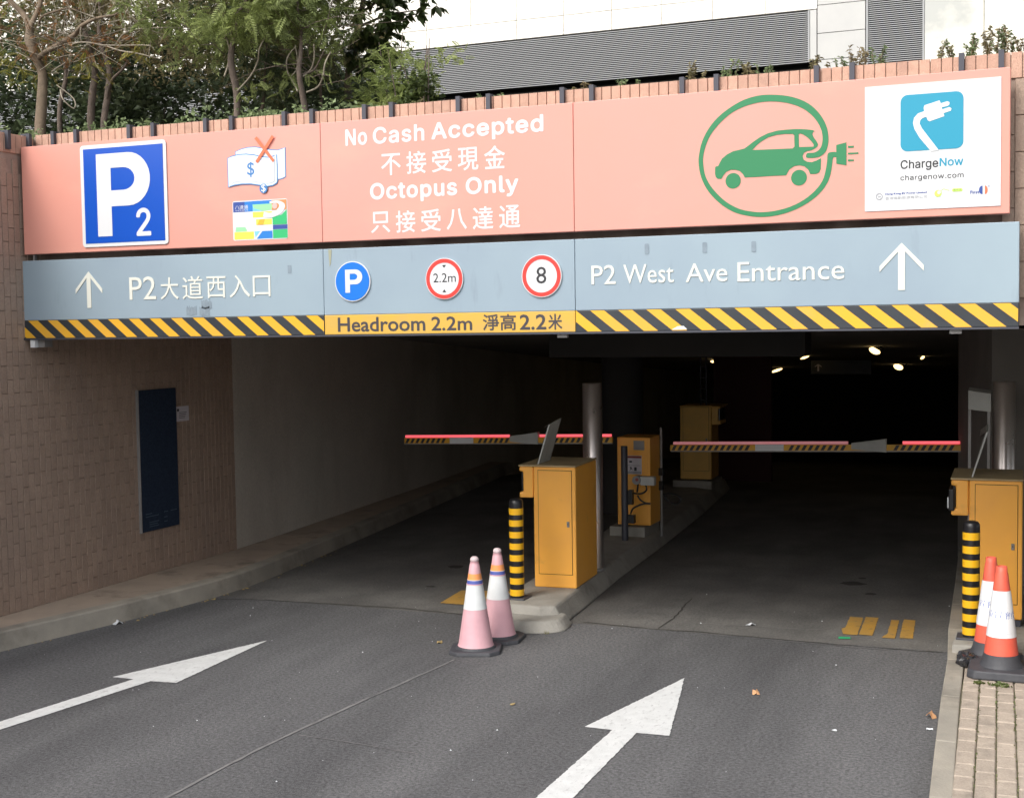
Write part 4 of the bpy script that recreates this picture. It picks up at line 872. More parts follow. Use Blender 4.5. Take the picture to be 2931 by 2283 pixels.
far_box = ticket_machine('ticket_machine', (-4.475, 17.415, 0.272), R(3), 'dim yellow cabinet deep inside the entrance, farthest from the signs', depth=0.55, w=0.44, h=1.02, head=1, m=M['box_old'], plate=False)
far_box.scale = (0.9675,) * 3
b = MB(); b.tube([(-4.60, 18.2, 1.22), (-4.60, 18.2, 2.06)], 0.012, 6); b.tube([(-4.52, 18.2, 1.22), (-4.52, 18.2, 2.06)], 0.012, 6)
for k in range(5): b.box(-4.60, -4.52, 18.195, 18.205, 1.3 + k * 0.15, 1.31 + k * 0.15)
cl = thing('cable_ladder', (-4.56, 18.2, 1.22), 'thin pair of conduits rising from the far yellow cabinet to the ceiling', 'cable ladder'); part('conduit', b, M['metal'], cl); cl.location = (-4.412, 17.609, 1.25); cl.scale = (0.9675, 0.9675, 1.0)

def barrier(name, loc, label): return thing(name, loc, label, 'barrier', 'boom barriers with red light strips')
def arm(parent, x0, x1, y, z0, slope, sx, plate, leds, wide_right=True):
    """striped bar from x0 to x1; z0 = underside at x0"""
    zf = lambda x: z0 + slope * (x - x0)
    def bar(name, xa, xb, da, db, ya, yb, m, par=parent):
        q = MB(); q.add([(xa, ya, zf(xa) + da), (xb, ya, zf(xb) + da), (xb, yb, zf(xb) + da), (xa, yb, zf(xa) + da), (xa, ya, zf(xa) + db), (xb, ya, zf(xb) + db), (xb, yb, zf(xb) + db), (xa, yb, zf(xa) + db)],
                        [(0, 3, 2, 1), (4, 5, 6, 7), (0, 1, 5, 4), (1, 2, 6, 5), (2, 3, 7, 6), (3, 0, 4, 7)]); return part(name, q, m, par)
    a_ = bar('arm', x0, x1, 0.012, 0.072, y, y + 0.04, M['hz_yellow'])
    bar('bottom_trim', x0, x1, 0.0, 0.0115, y - 0.002, y + 0.042, M['galv'], a_)
    n = int((x1 - x0) / 0.066); l = []
    for k in range(n):
        xa = x0 + 0.01 + k * 0.066
        if any(p0 - 0.07 < xa < p1 + 0.005 for p0, p1 in (sx, (plate[0], plate[1]))): continue
        l = []; l.append(art([[(xa, zf(xa) + 0.016), (xa + 0.034, zf(xa) + 0.016), (xa + 0.064, zf(xa) + 0.070), (xa + 0.030, zf(xa) + 0.070)]], y - 0.001, M['hz_black'])); artpart('black_stripe', l, a_)
    bar('label_plate', sx[0], sx[1], 0.010, 0.076, y - 0.006, y - 0.0025, M['paper'])
    q = MB(); pa, pb = plate; za, zb = zf(pa), zf(pb)
    q.add([(pa, y - 0.012, za + 0.028), (pb, y - 0.012, zb - 0.004), (pb, y - 0.012, zb + 0.132), (pa, y - 0.012, za + 0.090), (pa, y + 0.05, za + 0.028), (pb, y + 0.05, zb - 0.004), (pb, y + 0.05, zb + 0.132), (pa, y + 0.05, za + 0.090)],
          [(0, 1, 2, 3), (7, 6, 5, 4), (0, 4, 5, 1), (1, 5, 6, 2), (2, 6, 7, 3), (3, 7, 4, 0)])
    part('joint_plate', q, M['arm'], parent)
    for la, lb, m in leds: bar('light_strip', la, lb, 0.078, 0.106, y + 0.006, y + 0.032, m)
bl = barrier('boom_barrier', (-4.3, 14.0, 0.15), 'left boom barrier, yellow cabinet on the island with its striped arm reaching to the left')
b = MB(); b.box(-4.49, -4.11, 14.0, 14.42, 0.16, 1.133); part('cabinet', b, M['box'], bl, bevel=0.012)
b = MB(); b.box(-4.445, -4.14, 13.996, 14.0, 0.23, 1.10); part('door', b, M['box'], bl)
arm(bl, -7.03, -4.49, 13.8 + 0.02, 1.014, 0.0235, (-6.445, -6.148), (-5.695, -5.355), [(-7.02, -5.71, M['led_bright']), (-5.34, -4.5, M['led_bright'])])
b = MB(); b.box(-4.295, -4.173, 13.985, 13.9955, 0.995, 1.098); part('grey_cover', b, M['galv'], bl, bevel=0.004)
b = MB(); b.box(-4.40, -4.205, 13.990, 13.9955, 0.728, 0.933); nb = part('notice_sheet', b, M['notice'], bl)
artpart('notice_print', [art([rect(-4.40, -4.207, 0.905, 0.928)], 13.9895, M['notice_red']), art([rect(-4.395, -4.212, 0.732, 0.758)], 13.9895, M['greyink']), art([rect(-4.29, -4.262, 0.765, 0.805)], 13.9895, M['ink']),
         art([[(-4.345, 0.765), (-4.33, 0.79), (-4.345, 0.80), (-4.325, 0.81), (-4.305, 0.765), (-4.318, 0.785)]], 13.9895, M['ink']), art([rect(-4.38, -4.22, 0.822, 0.825)], 13.9895, M['ink']), art([rect(-4.345, -4.315, 0.855, 0.875)], 13.9895, M['ink'])], bl)
br_ = barrier('boom_barrier', (-0.65, 13.9, 0.1), 'right boom barrier, striped arm across the right lane with only its cabinet edge showing')
b = MB(); b.box(-0.862, -0.45, 13.9, 14.4, 0.1, 1.150); part('cabinet', b, M['box'], br_, bevel=0.01)
b = MB(); b.box(-0.838, -0.835, 13.896, 13.8995, 0.2, 1.12); part('door_gap', b, M['gap'], br_)
arm(br_, -3.83, -0.862, 13.82, 1.002, 0.0225, (-2.911, -2.613), (-1.923, -1.577), [(-3.80, -1.96, M['led_dim']), (-1.42, -0.872, M['led_bright'])])

bl.scale = (0.9536,) * 3; bl.location = (-4.1005, 13.350, 0.255)
# slim pole with intercom gear in front of the left barrier cabinet
PX, PZ, S_ = -4.312, 1.064, 1252.0
cv = lambda x, y, Y_=13.74: (PX + (x - 225) / S_, Y_, PZ - (y - 360) / S_)
ip = thing('equipment_pole', (PX, 13.7, 0.0), 'dark pole with black cables and clamp boxes in front of the left barrier cabinet', 'pole')
b = MB(); b.lathe([(0.036, 0.02), (0.036, 1.058), (0.033, 1.064)], 20); part('pole', b, M['metal'], ip, world=False)
b = MB(); b.box(cv(270, 0)[0], cv(335, 0)[0], 13.69, 13.76, cv(0, 1155)[2], cv(0, 955)[2]); part('clamp_box', b, M['black'], ip, bevel=0.006)
b = MB(); b.box(cv(262, 0)[0], cv(358, 0)[0], 13.69, 13.76, cv(0, 1410)[2], cv(0, 1295)[2]); part('clamp_box', b, M['black'], ip, bevel=0.006)
for pts in ([(330, 1000), (400, 1010), (470, 995), (520, 950), (510, 890)], [(400, 870), (395, 930), (385, 990)], [(390, 1030), (430, 1090), (500, 1130), (560, 1135), (560, 1140), (470, 1145), (380, 1180), (320, 1220), (290, 1290)]):
    b = MB(); b.tube(catmull([cv(*p) for p in pts], 4), 0.010, 6); part('cable', b, M['black'], ip)
b = MB(); b.tube([cv(405, 815, 13.66), cv(405, 815, 13.78)], 0.047, 16); part('camera_head', b, M['galv'], ip)
b = MB(); b.tube([cv(415, 805, 13.655), cv(415, 805, 13.66)], 0.018, 12); part('lens', b, M['notice_red'], ip)
b = MB(); b.box(cv(450, 0)[0], cv(650, 0)[0], 13.68, 13.76, cv(0, 885)[2], cv(0, 765)[2]); part('camera_body', b, M['arm'], ip, bevel=0.01)
ip.scale = (0.9536,) * 3; ip.location = (-4.112, 13.065, 0.1118)
sp = thing('equipment_pole', (-3.90, 13.7, 0.1), 'thin silver pole with a looped black cable between the arm tip and the cabinet', 'pole')
b = MB(); b.lathe([(0.015, 0.0), (0.015, 1.17)], 12); part('pole', b, M['galv'], sp, world=False)
b = MB(); b.box(-3.935, -3.87, 13.66, 13.74, 0.76, 0.84); part('clamp_box', b, M['black'], sp, bevel=0.006)
b = MB(); b.box(-3.925, -3.88, 13.67, 13.73, 0.60, 0.70); part('clamp_box', b, M['black'], sp, bevel=0.006)
b = MB(); b.tube(catmull([cv(745, 1010), cv(810, 995), cv(900, 995), cv(970, 1030), cv(990, 1080), cv(940, 1125), cv(860, 1115), cv(800, 1070), cv(765, 1020)], 5), 0.010, 6); part('cable', b, M['black'], sp)

# steel posts
for x, y, z0, z1, r, lb in ((-3.887, 11.4, 0.15, 1.855, 0.088, 'tall round steel post on the island, behind the left ticket machine'), (-0.378, 11.3, 0.10, 1.885, 0.088, 'tall round steel post at the right edge, behind the right ticket machine')):
    t = thing('steel_post', (x, y, z0), lb, 'post', 'round steel posts')
    b = MB(); b.lathe([(r, 0), (r, z1 - z0 - 0.004), (r - 0.004, z1 - z0)], 36); part('tube', b, M['steel'], t, world=False)
    b = MB(); b.lathe([(r + 0.012, 0.0), (r + 0.012, 0.02), (r + 0.001, 0.024)], 36, caps=False); part('collar', b, M['galv'], t, world=False)
fr = thing('metal_frame', (-0.56, 11.25, 0.1), 'grey metal hood on two legs beside the right steel post', 'frame')
for x in (-0.635, -0.49):
    b = MB(); b.box(x - 0.011, x + 0.011, 11.24, 11.262, 0.1, 1.66); part('leg', b, M['galv'], fr)
b = MB(); b.add([(-0.646, 11.235, 1.665), (-0.475, 11.235, 1.645), (-0.475, 11.235, 1.79), (-0.646, 11.235, 1.815), (-0.646, 11.38, 1.685), (-0.475, 11.38, 1.665), (-0.475, 11.38, 1.81), (-0.646, 11.38, 1.835)],
                [(0, 1, 2, 3), (7, 6, 5, 4), (0, 4, 5, 1), (1, 5, 6, 2), (2, 6, 7, 3), (3, 7, 4, 0)]); part('hood', b, M['arm'], fr)

# bollards
def bollard(loc, label, h, z_first):
    t = thing('bollard', loc, label, 'bollard', 'black and yellow striped bollards')
    r = 0.058
    b = MB(); b.lathe([(r, 0), (r, h - 0.045), (r * 0.96, h - 0.02), (r * 0.78, h - 0.006), (r * 0.4, h)], 32); part('tube', b, M['black'], t, world=False)
    for k in range(8):
        z = z_first - k * 0.0955
        b = MB(); b.lathe([(r + 0.0012, z - 0.052), (r + 0.0012, z)], 32, caps=False); part('yellow_band', b, M['bol_yellow'], t, world=False)
    b = MB(); b.box(-0.095, 0.095, -0.09, 0.09, -0.012, 0.006); part('base_plate', b, M['metal'], t, world=False, bevel=0.004)
    return t
bo = bollard((-4.09, 10.03, 0.155), 'striped bollard on the island, between the pink cones and the left ticket machine', 0.82, 0.741)
bo = bollard((-0.535, 9.74, 0.165), 'striped bollard at the right kerb, beside the red cones', 0.82, 0.741)
b = MB(); b.box(-0.645, -0.45, 9.50, 9.92, 0.0, 0.157); pad = part('bollard_pad', b, M['island'], bevel=0.01); tag(pad, 'small concrete block under the right striped bollard', 'concrete block')

# pink traffic cones
def pink_cone(loc, rz, label):
    t = thing('traffic_cone', loc, label, 'traffic cone', 'pink traffic cones at the island', rz)
    P = lambda n_, b_, mm, bev=0.0: part(n_, b_, mm, t, world=False, bevel=bev)
    a, c = 0.19, 0.12
    lo_ = [(a, c), (c, a), (-c, a), (-a, c), (-a, -c), (-c, -a), (c, -a), (a, -c)]
    b = loft([(x, y) for x, y in lo_], [(x * 0.97, y * 0.97) for x, y in lo_], 0.0, 0.028); P('base', b, M['rubber'], 0.006)
    b = MB(); b.lathe([(0.150, 0.0285), (0.142, 0.045)], 32); P('base_ring', b, M['rubber'])
    rr_ = lambda z: 0.128 - (z - 0.045) * (0.128 - 0.036) / (0.645 - 0.045)
    def seg(n_, z0, z1, m, off=0.0, steps=1):
        pr = [(rr_(z0 + (z1 - z0) * k / steps) + off, z0 + (z1 - z0) * k / steps) for k in range(steps + 1)]
        q = MB(); q.lathe(pr, 36, caps=True); return P(n_, q, m)
    q = MB(); q.lathe([(rr_(0.0452) + 0.006, 0.0452), (rr_(0.06) + 0.001, 0.062), (rr_(0.318), 0.318)], 36); P('lower_body', q, M['cone_pink'])
    seg('white_sleeve', 0.3185, 0.497, M['cone_white'], 0.0015)
    seg('blue_band', 0.505, 0.530, M['cone_blue'], 0.0018); seg('rim', 0.4975, 0.5045, M['cone_pink'], 0.004)
    seg('orange_band', 0.5345, 0.578, M['cone_orange'], 0.0012); seg('rim', 0.5305, 0.534, M['cone_white'], 0.003)
    q = MB(); q.lathe([(rr_(0.5785), 0.5785), (rr_(0.645), 0.645), (0.030, 0.656), (0.033, 0.663)], 32); P('upper_body', q, M['cone_pink'])
    q = MB(); q.lathe([(0.024, 0.6635), (0.031, 0.672), (0.032, 0.682), (0.027, 0.694), (0.015, 0.702), (0.004, 0.704)], 28); P('knob', q, M['cone_knob'])
    return t
pc = pink_cone((-3.945, 8.85, 0.0), R(18), 'pink and white traffic cone on the road, nearest to the camera of the pink pair')
pink_cone((-3.925, 9.235, 0.0), R(8), 'pink and white traffic cone touching the nose of the traffic island')

# red cones with paper sleeves
def wrap(me, rfun, a0, s=1.0):
    for v in me.vertices:
        x, z, d = v.co.x, v.co.y, v.co.z
        r_ = rfun(z) + 0.0022 + d; a_ = a0 + x / rfun(0.5 * (0.30 + 0.60))
        v.co = (r_ * math.sin(a_), -r_ * math.cos(a_), z)
    me.update(); return me
def red_cone(loc, rz, label, plate_half=0.205, sl=(0.25, 0.545)):
    t = thing('traffic_cone', loc, label, 'traffic cone', 'red traffic cones on the right pavement', rz)
    P = lambda n_, b_, mm, bev=0.0: part(n_, b_, mm, t, world=False, bevel=bev)
    rr_ = lambda z: 0.106 - (z - 0.13) * (0.106 - 0.034) / (0.70 - 0.13)
    a, c = plate_half, plate_half * 0.78
    lo_ = [(a, c), (c, a), (-c, a), (-a, c), (-a, -c), (-c, -a), (c, -a), (a, -c)]
    b = loft(lo_, [(x * 0.96, y * 0.96) for x, y in lo_], 0.0, 0.055); P('base', b, M['rubber'], 0.01)
    b = MB(); b.lathe([(0.135, 0.0555), (0.118, 0.09), (rr_(0.134) + 0.003, 0.1345)], 36); P('skirt', b, M['rubber'])
    b = MB(); b.lathe([(rr_(0.135), 0.135), (rr_(sl[0]), sl[0])], 36); P('lower_body', b, M['cone_red'])
    b = MB(); n_ = 36
    b.lathe([(rr_(sl[0]) + 0.002, sl[0]), (rr_(0.3) + 0.003, 0.30), (rr_(0.4) + 0.002, 0.40), (rr_(0.5) + 0.003, 0.5), (rr_(sl[1]) + 0.002, sl[1])], n_, caps=True); P('paper_sleeve', b, M['paper'])
    b = MB(); b.lathe([(rr_(sl[1]), sl[1] + 0.0005), (rr_(0.655), 0.655), (0.036, 0.665), (0.034, 0.70), (0.026, 0.702), (0.024, 0.68)], 32); P('upper_body', b, M['cone_red'])
    lst = []
    for a0 in (0.30, -3.0):
        for txt, z0, z1, w_, m_, bd in (('Reserved', 0.440, 0.478, 0.205, M['pen_grey'], 0.0), ('預留位置', 0.372, 0.420, 0.205, M['pen_blue'], 0.004)):
            cu = bpy.data.curves.new('t', 'FONT'); cu.body = txt; cu.size = 1; cu.resolution_u = 2; cu.fill_mode = 'BOTH'; cu.offset = bd; cu.space_character = 1.1
            me = fit(curve_mesh(cu), 0, w_, z0, z1); lst.append((wrap(me, rr_, a0), m_))
        for z in (0.300, 0.288, 0.276):
            me = shape_mesh([[(0.01 + 0.008 * k, z) for k in range(13)] + [(0.01 + 0.008 * k, z + 0.002) for k in range(12, -1, -1)]], 0.0005); lst.append((wrap(me, rr_, a0), M['greyink']))
    o = link('handwriting', join_meshes(lst, 'handwriting'), t, world=False)
    return t
red_cone((-0.31, 9.03, 0.102), 0, 'red traffic cone with white paper sleeve, the front one of the red pair')
red_cone((-0.388, 9.36, 0.10), R(-35), 'red traffic cone with white paper sleeve half hidden behind the front red one', plate_half=0.17)
# black bag and clear wrap at the foot of the cones
def crumple(name, loc, sc, m, label, cat, seed):
    r_ = random.Random(seed); bm = bmesh.new(); bmesh.ops.create_icosphere(bm, subdivisions=3, radius=1)
    for v in bm.verts:
        k = 1 + 0.22 * math.sin(v.co.x * 7 + seed) * math.cos(v.co.y * 6) + r_.uniform(-0.13, 0.13); v.co = Vector((v.co.x * sc[0] * k, v.co.y * sc[1] * k, max(v.co.z, -0.5) * sc[2] * k + sc[2] * 0.5))
    me = bpy.data.meshes.new(name); bm.to_mesh(me); bm.free(); me.materials.append(m)
    return tag(link(name, me, None, loc), label, cat)
crumple('plastic_bag', (-0.525, 9.20, 0.10), (0.065, 0.10, 0.055), M['bag'], 'crumpled black plastic bag at the foot of the red cones', 'plastic bag', 2)
crumple('plastic_wrap', (-0.475, 9.38, 0.10), (0.030, 0.05, 0.10), M['clear'], 'scrap of clear plastic wrap standing beside the rear red cone', 'plastic wrap', 5)

# ceiling lights and hanging sign deep inside
def lamp(x, y, z, w, h, tilt, label):
    w, h = w * 0.8, h * 0.8
    t = thing('ceiling_light', (x, y, z), label, 'ceiling light', 'lit lamps inside the car park')
    q = MB(); q.box(-w / 2 - 0.01, w / 2 + 0.01, -0.04, 0.14, h / 2 + 0.002, h / 2 + 0.05); part('housing', q, M['dark'], t, world=False)
    q = MB(); n = 20; loop = [(w / 2 * math.cos(2 * math.pi * k / n), h / 2 * math.sin(2 * math.pi * k / n)) for k in range(n)]
    q.prism(loop, -0.05, 0.1, 0, Matrix(((1, 0, 0, 0), (0, 0, 1, 0), (0, -1, 0, 0), (0, 0, 0, 1)))); part('diffuser', q, M['lamp'], t, world=False)
    t.rotation_euler = (0, R(tilt), 0)
    return t
for (m_, xr, Y_, w, h, tilt, lb) in ((-0.0319, -0.2386, 25.5, 0.38, 0.085, 3, 'oblong lit lamp on the left, just right of the ceiling beam end'), (-0.0289, -0.1734, 23.5, 0.17, 0.045, -22, 'small slanted lit lamp above the dark hanging sign'),
        (-0.0386, -0.1943, 32.0, 0.32, 0.07, -20, 'slanted lit lamp, lowest of the lamps'), (-0.0242, -0.1227, 19.5, 0.19, 0.10, 30, 'round lit lamp, highest and brightest of the lamps'),
        (-0.0360, -0.1059, 29.5, 0.24, 0.15, 25, 'small round lit lamp below the highest one'), (-0.0293, -0.0890, 24.0, 0.09, 0.05, -50, 'tiny lit lamp farthest right')):
    lamp(xr * Y_, Y_, 2.41 + m_ * Y_, w, h, tilt, lb)
hs_ = thing('hanging_sign', (-3.8, 24.0, 1.5), 'unlit dark sign with a faint grey arrow hanging deep inside', 'sign')
q = MB(); q.box(-4.05, -3.0, 24.0, 24.05, 1.42, 1.66); part('board', q, M['hz_black'], hs_)
artpart('arrow', [art([[(-3.92, 1.60), (-3.86, 1.56), (-3.86, 1.545), (-3.905, 1.57), (-3.905, 1.47), (-3.935, 1.47), (-3.935, 1.57), (-3.98, 1.545), (-3.98, 1.56)]], 23.998, M['notice'])], hs_)

# ================================================================== LEAVES AND LITTER ON THE GROUND
def litter(name, x, y, s, m, label, cat, seed, z=0.004, lift=0.35):
    r_ = random.Random(seed); q = MB(); n = 9; a0 = r_.uniform(0, 6)
    top = [(x, y, z + s * lift)]
    ringp = [(x + s * math.cos(a0 + 2 * math.pi * k / n) * r_.uniform(0.55, 1.1), y + s * math.sin(a0 + 2 * math.pi * k / n) * r_.uniform(0.55, 1.3), z + s * lift * r_.choice([0, 0, 0.4, 1.2])) for k in range(n)]
    q.add(top + ringp, [(0, 1 + k, 1 + (k + 1) % n) for k in range(n)])
    me = q.mesh(name, m)
    o = link(name, me); md = o.modifiers.new('solid', 'SOLIDIFY'); md.thickness = 0.002
    return tag(o, label, cat)
litter('dead_leaf', -1.77, 8.38, 0.026, M['leaf_tan'], 'curled orange brown leaf lying on the right lane beyond the arrow tip', 'leaf', 1, lift=0.9)
litter('dead_leaf', -0.675, 8.24, 0.034, M['leaf_tan'], 'large curled orange leaf against the right kerb', 'leaf', 2, lift=0.9)
litter('dead_leaf', -4.30, 8.98, 0.030, M['leaf_brown'], 'yellowish brown leaf lying left of the pink cones', 'leaf', 3)
litter('dead_leaf', -3.16, 7.65, 0.022, M['leaf_brown'], 'small brown leaf on the bare asphalt between the two arrows', 'leaf', 4)
litter('paper_scrap', -7.09, 8.72, 0.045, M['litter'], 'white scrap of paper at the foot of the left kerb', 'litter', 5, lift=0.5)
litter('paper_scrap', -2.21, 10.29, 0.040, M['litter'], 'white scrap of paper on the floor joint of the right lane', 'litter', 6, lift=0.5)
litter('paper_scrap', -1.18, 7.79, 0.016, M['litter'], 'tiny white dot of litter in the middle of the right lane', 'litter', 7)
litter('paint_scrape', -0.665, 7.98, 0.022, M['litter'], 'white paint scrape at the right kerb below the orange leaf', 'litter', 8)
for k, (x, y, s) in enumerate([(-0.78, 8.14, 0.02), (-0.72, 8.02, 0.012), (-3.75, 8.55, 0.008), (-3.70, 8.56, 0.012), (-1.95, 9.2, 0.006), (-2.05, 9.4, 0.006), (-4.1, 6.9, 0.006), (-3.2, 8.0, 0.006), (-1.3, 9.55, 0.018), (-1.1, 9.45, 0.014), (-4.9, 7.4, 0.006), (-5.1, 8.5, 0.007), (-3.3, 7.9, 0.006), (-2.0, 8.7, 0.006), (-1.6, 9.0, 0.005), (-0.86, 9.98, 0.008)]): pass
q = MB(); r_ = random.Random(12)
for k in range(90):
    x, y = r_.uniform(-7.0, -0.7), r_.uniform(5.4, 11.5); s = r_.choice([0.0025, 0.003, 0.003, 0.004, 0.007]); a = r_.uniform(0, 6)
    if x < -6.6 and y > 8: continue
    q.add([(x + s * math.cos(a), y + s * math.sin(a), 0.004), (x + s * math.cos(a + 2.1), y + s * math.sin(a + 2.1), 0.004), (x + s * math.cos(a + 4.2), y + s * math.sin(a + 4.2), 0.004), (x, y, 0.004 + s)], [(0, 1, 3), (1, 2, 3), (2, 0, 3)])
tag(part('grit', q, M['litter']), kind='stuff')
q = MB()
for k in range(45):
    y = r_.uniform(7.6, 12.5); i = min(range(len(ktop)), key=lambda j: abs(ktop[j][1] - y)); x = ktop[i][0] + 0.04 + abs(r_.gauss(0, 0.05)); s = r_.uniform(0.006, 0.02); a = r_.uniform(0, 6)
    q.add([(x + s * math.cos(a), y + s * math.sin(a), 0.004), (x + s * math.cos(a + 2.1), y + s * math.sin(a + 2.1), 0.004), (x + s * math.cos(a + 4.2), y + s * math.sin(a + 4.2), 0.004), (x, y, 0.004 + s * 0.5)], [(0, 1, 3), (1, 2, 3), (2, 0, 3)])
tag(part('kerb_debris', q, M['leaf_brown']), kind='stuff')
q = MB()
for k in range(220):
    t_ = r_.random(); x = -4.12 + 0.5 * t_ + r_.gauss(0, 0.005); y = 9.50 + 0.03 * abs(t_ - 0.4) + r_.gauss(0, 0.012); h = r_.uniform(0.01, 0.035)
    q.add([(x, y, 0.0), (x + 0.004, y, 0.0), (x + r_.gauss(0, 0.008), y + r_.gauss(0, 0.008), h)], [(0, 1, 2)])
tag(part('kerb_weeds', q, M['leaf_olive']), kind='stuff')
# ================================================================== VEGETATION
import numpy as np
NR = np.random.default_rng(11)
def leaf_tpl(w=0.30, lift=0.10, droop=0.12):
    v = np.array([(0, 0, 0), (-w, 0.45, lift), (0, 1.0, -droop), (w, 0.45, lift)]); f = [(0, 2, 1), (0, 3, 2)]
    return v, f
def frond_tpl(pairs=8, ll=0.22, w=0.055):
    vs, fs = [], []
    for k in range(pairs):
        t = 0.15 + 0.8 * k / (pairs - 1); L = ll * (0.6 + 0.9 * math.sin(math.pi * (0.2 + 0.75 * t))); zc = -0.28 * t * t
        for s in (-1, 1):
            o = len(vs); dx, dy = s * L * 0.85, L * 0.5
            vs += [(0, t, zc), (dx * 0.5 + s * -0.0, t + dy * 0.5 - w, zc + 0.01), (dx, t + dy, zc - 0.06), (dx * 0.5, t + dy * 0.5 + w, zc + 0.01)]
            fs += [(o, o + 1, o + 2), (o, o + 2, o + 3)]
    o = len(vs); vs += [(0, 0.95, -0.25), (w, 1.05, -0.28), (0, 1.22, -0.36), (-w, 1.05, -0.28)]; fs += [(o, o + 1, o + 2), (o, o + 2, o + 3)]
    o = len(vs); vs += [(-0.006, 0, 0), (0.006, 0, 0), (0.004, 1.0, -0.27), (-0.004, 1.0, -0.27)]; fs += [(o, o + 1, o + 2), (o, o + 2, o + 3)]
    return np.array(vs, dtype=float), fs
def scatter(name, m, parent, tpl, pos, dirs, scale, roll=0.6):
    """one mesh of many leaves; pos (n,3) world, dirs (n,3) growth direction"""
    v, f = tpl; n = len(pos); f = np.array(f)
    d = dirs / np.linalg.norm(dirs, axis=1)[:, None]
    up = np.tile(np.array([0, 0, 1.0]), (n, 1)) + NR.normal(0, roll, (n, 3))
    s = np.cross(d, up); s /= np.maximum(np.linalg.norm(s, axis=1), 1e-6)[:, None]; u_ = np.cross(s, d)
    P = pos[:, None, :] + scale[:, None, None] * (v[None, :, 0:1] * s[:, None, :] + v[None, :, 1:2] * d[:, None, :] + v[None, :, 2:3] * u_[:, None, :])
    F = (f[None, :, :] + (np.arange(n) * len(v))[:, None, None]).reshape(-1, 3)
    off = wpos(parent) if parent is not None else Vector((0, 0, 0))
    V = P.reshape(-1, 3) - np.array(off)
    me = bpy.data.meshes.new(name); me.vertices.add(len(V)); me.vertices.foreach_set('co', V.ravel())
    me.loops.add(len(F) * 3); me.loops.foreach_set('vertex_index', F.ravel().astype(np.int32))
    me.polygons.add(len(F)); me.polygons.foreach_set('loop_start', (np.arange(len(F)) * 3).astype(np.int32)); me.polygons.foreach_set('loop_total', np.full(len(F), 3, dtype=np.int32))
    me.update(calc_edges=True); me.materials.append(m)
    return link(name, me, parent, world=False)
def rdirs(n, zb=0.0, zs=0.6): 
    d = NR.normal(0, 1, (n, 3)); d[:, 2] = d[:, 2] * zs + zb; return d
def clumps(centers, per, sig):
    c = np.repeat(np.array(centers), per, axis=0); return c + NR.normal(0, 1, c.shape) * np.array(sig)
LEAF, WIDE, FROND = leaf_tpl(), leaf_tpl(0.26, 0.06, 0.22), frond_tpl()
def branch_mb(q, Y, pts, rad, curve=0.0, n=8):
    P = [(x, Y + 0.05 * math.sin(i * 1.7 + x), z) for i, (x, z) in enumerate(pts)]
    Rr = [max(r / 910.0 * (Y / 11.0), 0.0028) for r in rad]
    cp = catmull(P, 4); cr = []
    for i in range(len(Rr) - 1):
        for k in range(4): cr.append(Rr[i] + (Rr[i + 1] - Rr[i]) * k / 4)
    cr.append(Rr[-1]); q.tube(cp, cr, n)
def tree(name, trunk, limbs, barkm, label, cat='tree'):
    Y, pts, rad = trunk
    t = thing(name, (pts[0][0], Y, 3.88), label, cat, 'thin trees on the raised planter')
    q = MB(); branch_mb(q, Y, [(pts[0][0] + 0.01, 3.88)] + list(pts), [rad[0] * 1.12] + list(rad), n=12); part('trunk', q, barkm, t)
    for lb in limbs:
        q = MB(); branch_mb(q, *lb, n=7); part('branch', q, M['bark_pale'] if max(lb[2]) < 9 else barkm, t)
    return t
def twigs(t, starts, n, L, m, seed=1):
    r_ = random.Random(seed); q = MB()
    for k in range(n):
        s = Vector(r_.choice(starts)) + Vector((r_.gauss(0, .08), r_.gauss(0, .08), r_.gauss(0, .08))); d = Vector((r_.gauss(0, 1), r_.gauss(0, .7), abs(r_.gauss(0.4, .5)))).normalized()
        p = [s]; 
        for j in range(4):
            d = (d + Vector((r_.gauss(0, .3), r_.gauss(0, .3), r_.gauss(0, .2)))).normalized(); p.append(p[-1] + d * L * r_.uniform(.15, .35))
        q.tube(p, [0.0045, 0.004, 0.003, 0.0025, 0.002], 4)
    return part('twigs', q, m, t)
def pts3(b, extra=()): return [(x, b[0], z) for x, z in b[1]] + list(extra)
def crown(t, parts_):
    parts_ = [(cs, int(per * 2.0), sig, m, tp, (s[0] * .68, s[1] * .72), zb) if tp is FROND else (cs, per, sig, m, tp, s, zb) for cs, per, sig, m, tp, s, zb in parts_]
    """parts_: (centres, per clump, sigma, material, template, scale range)"""
    for k, (cs, per, sig, m, tp, (s0, s1), zb) in enumerate(parts_):
        pos = clumps(cs, per, sig); n = len(pos)
        scatter('foliage', m, t, tp, pos, rdirs(n, zb, 0.6), s0 + (s1 - s0) * NR.beta(1.6, 1.6, n))
def cloud(n, xr, yr, zr): return [(NR.uniform(*xr), NR.uniform(*yr), NR.uniform(*zr)) for _ in range(n)]

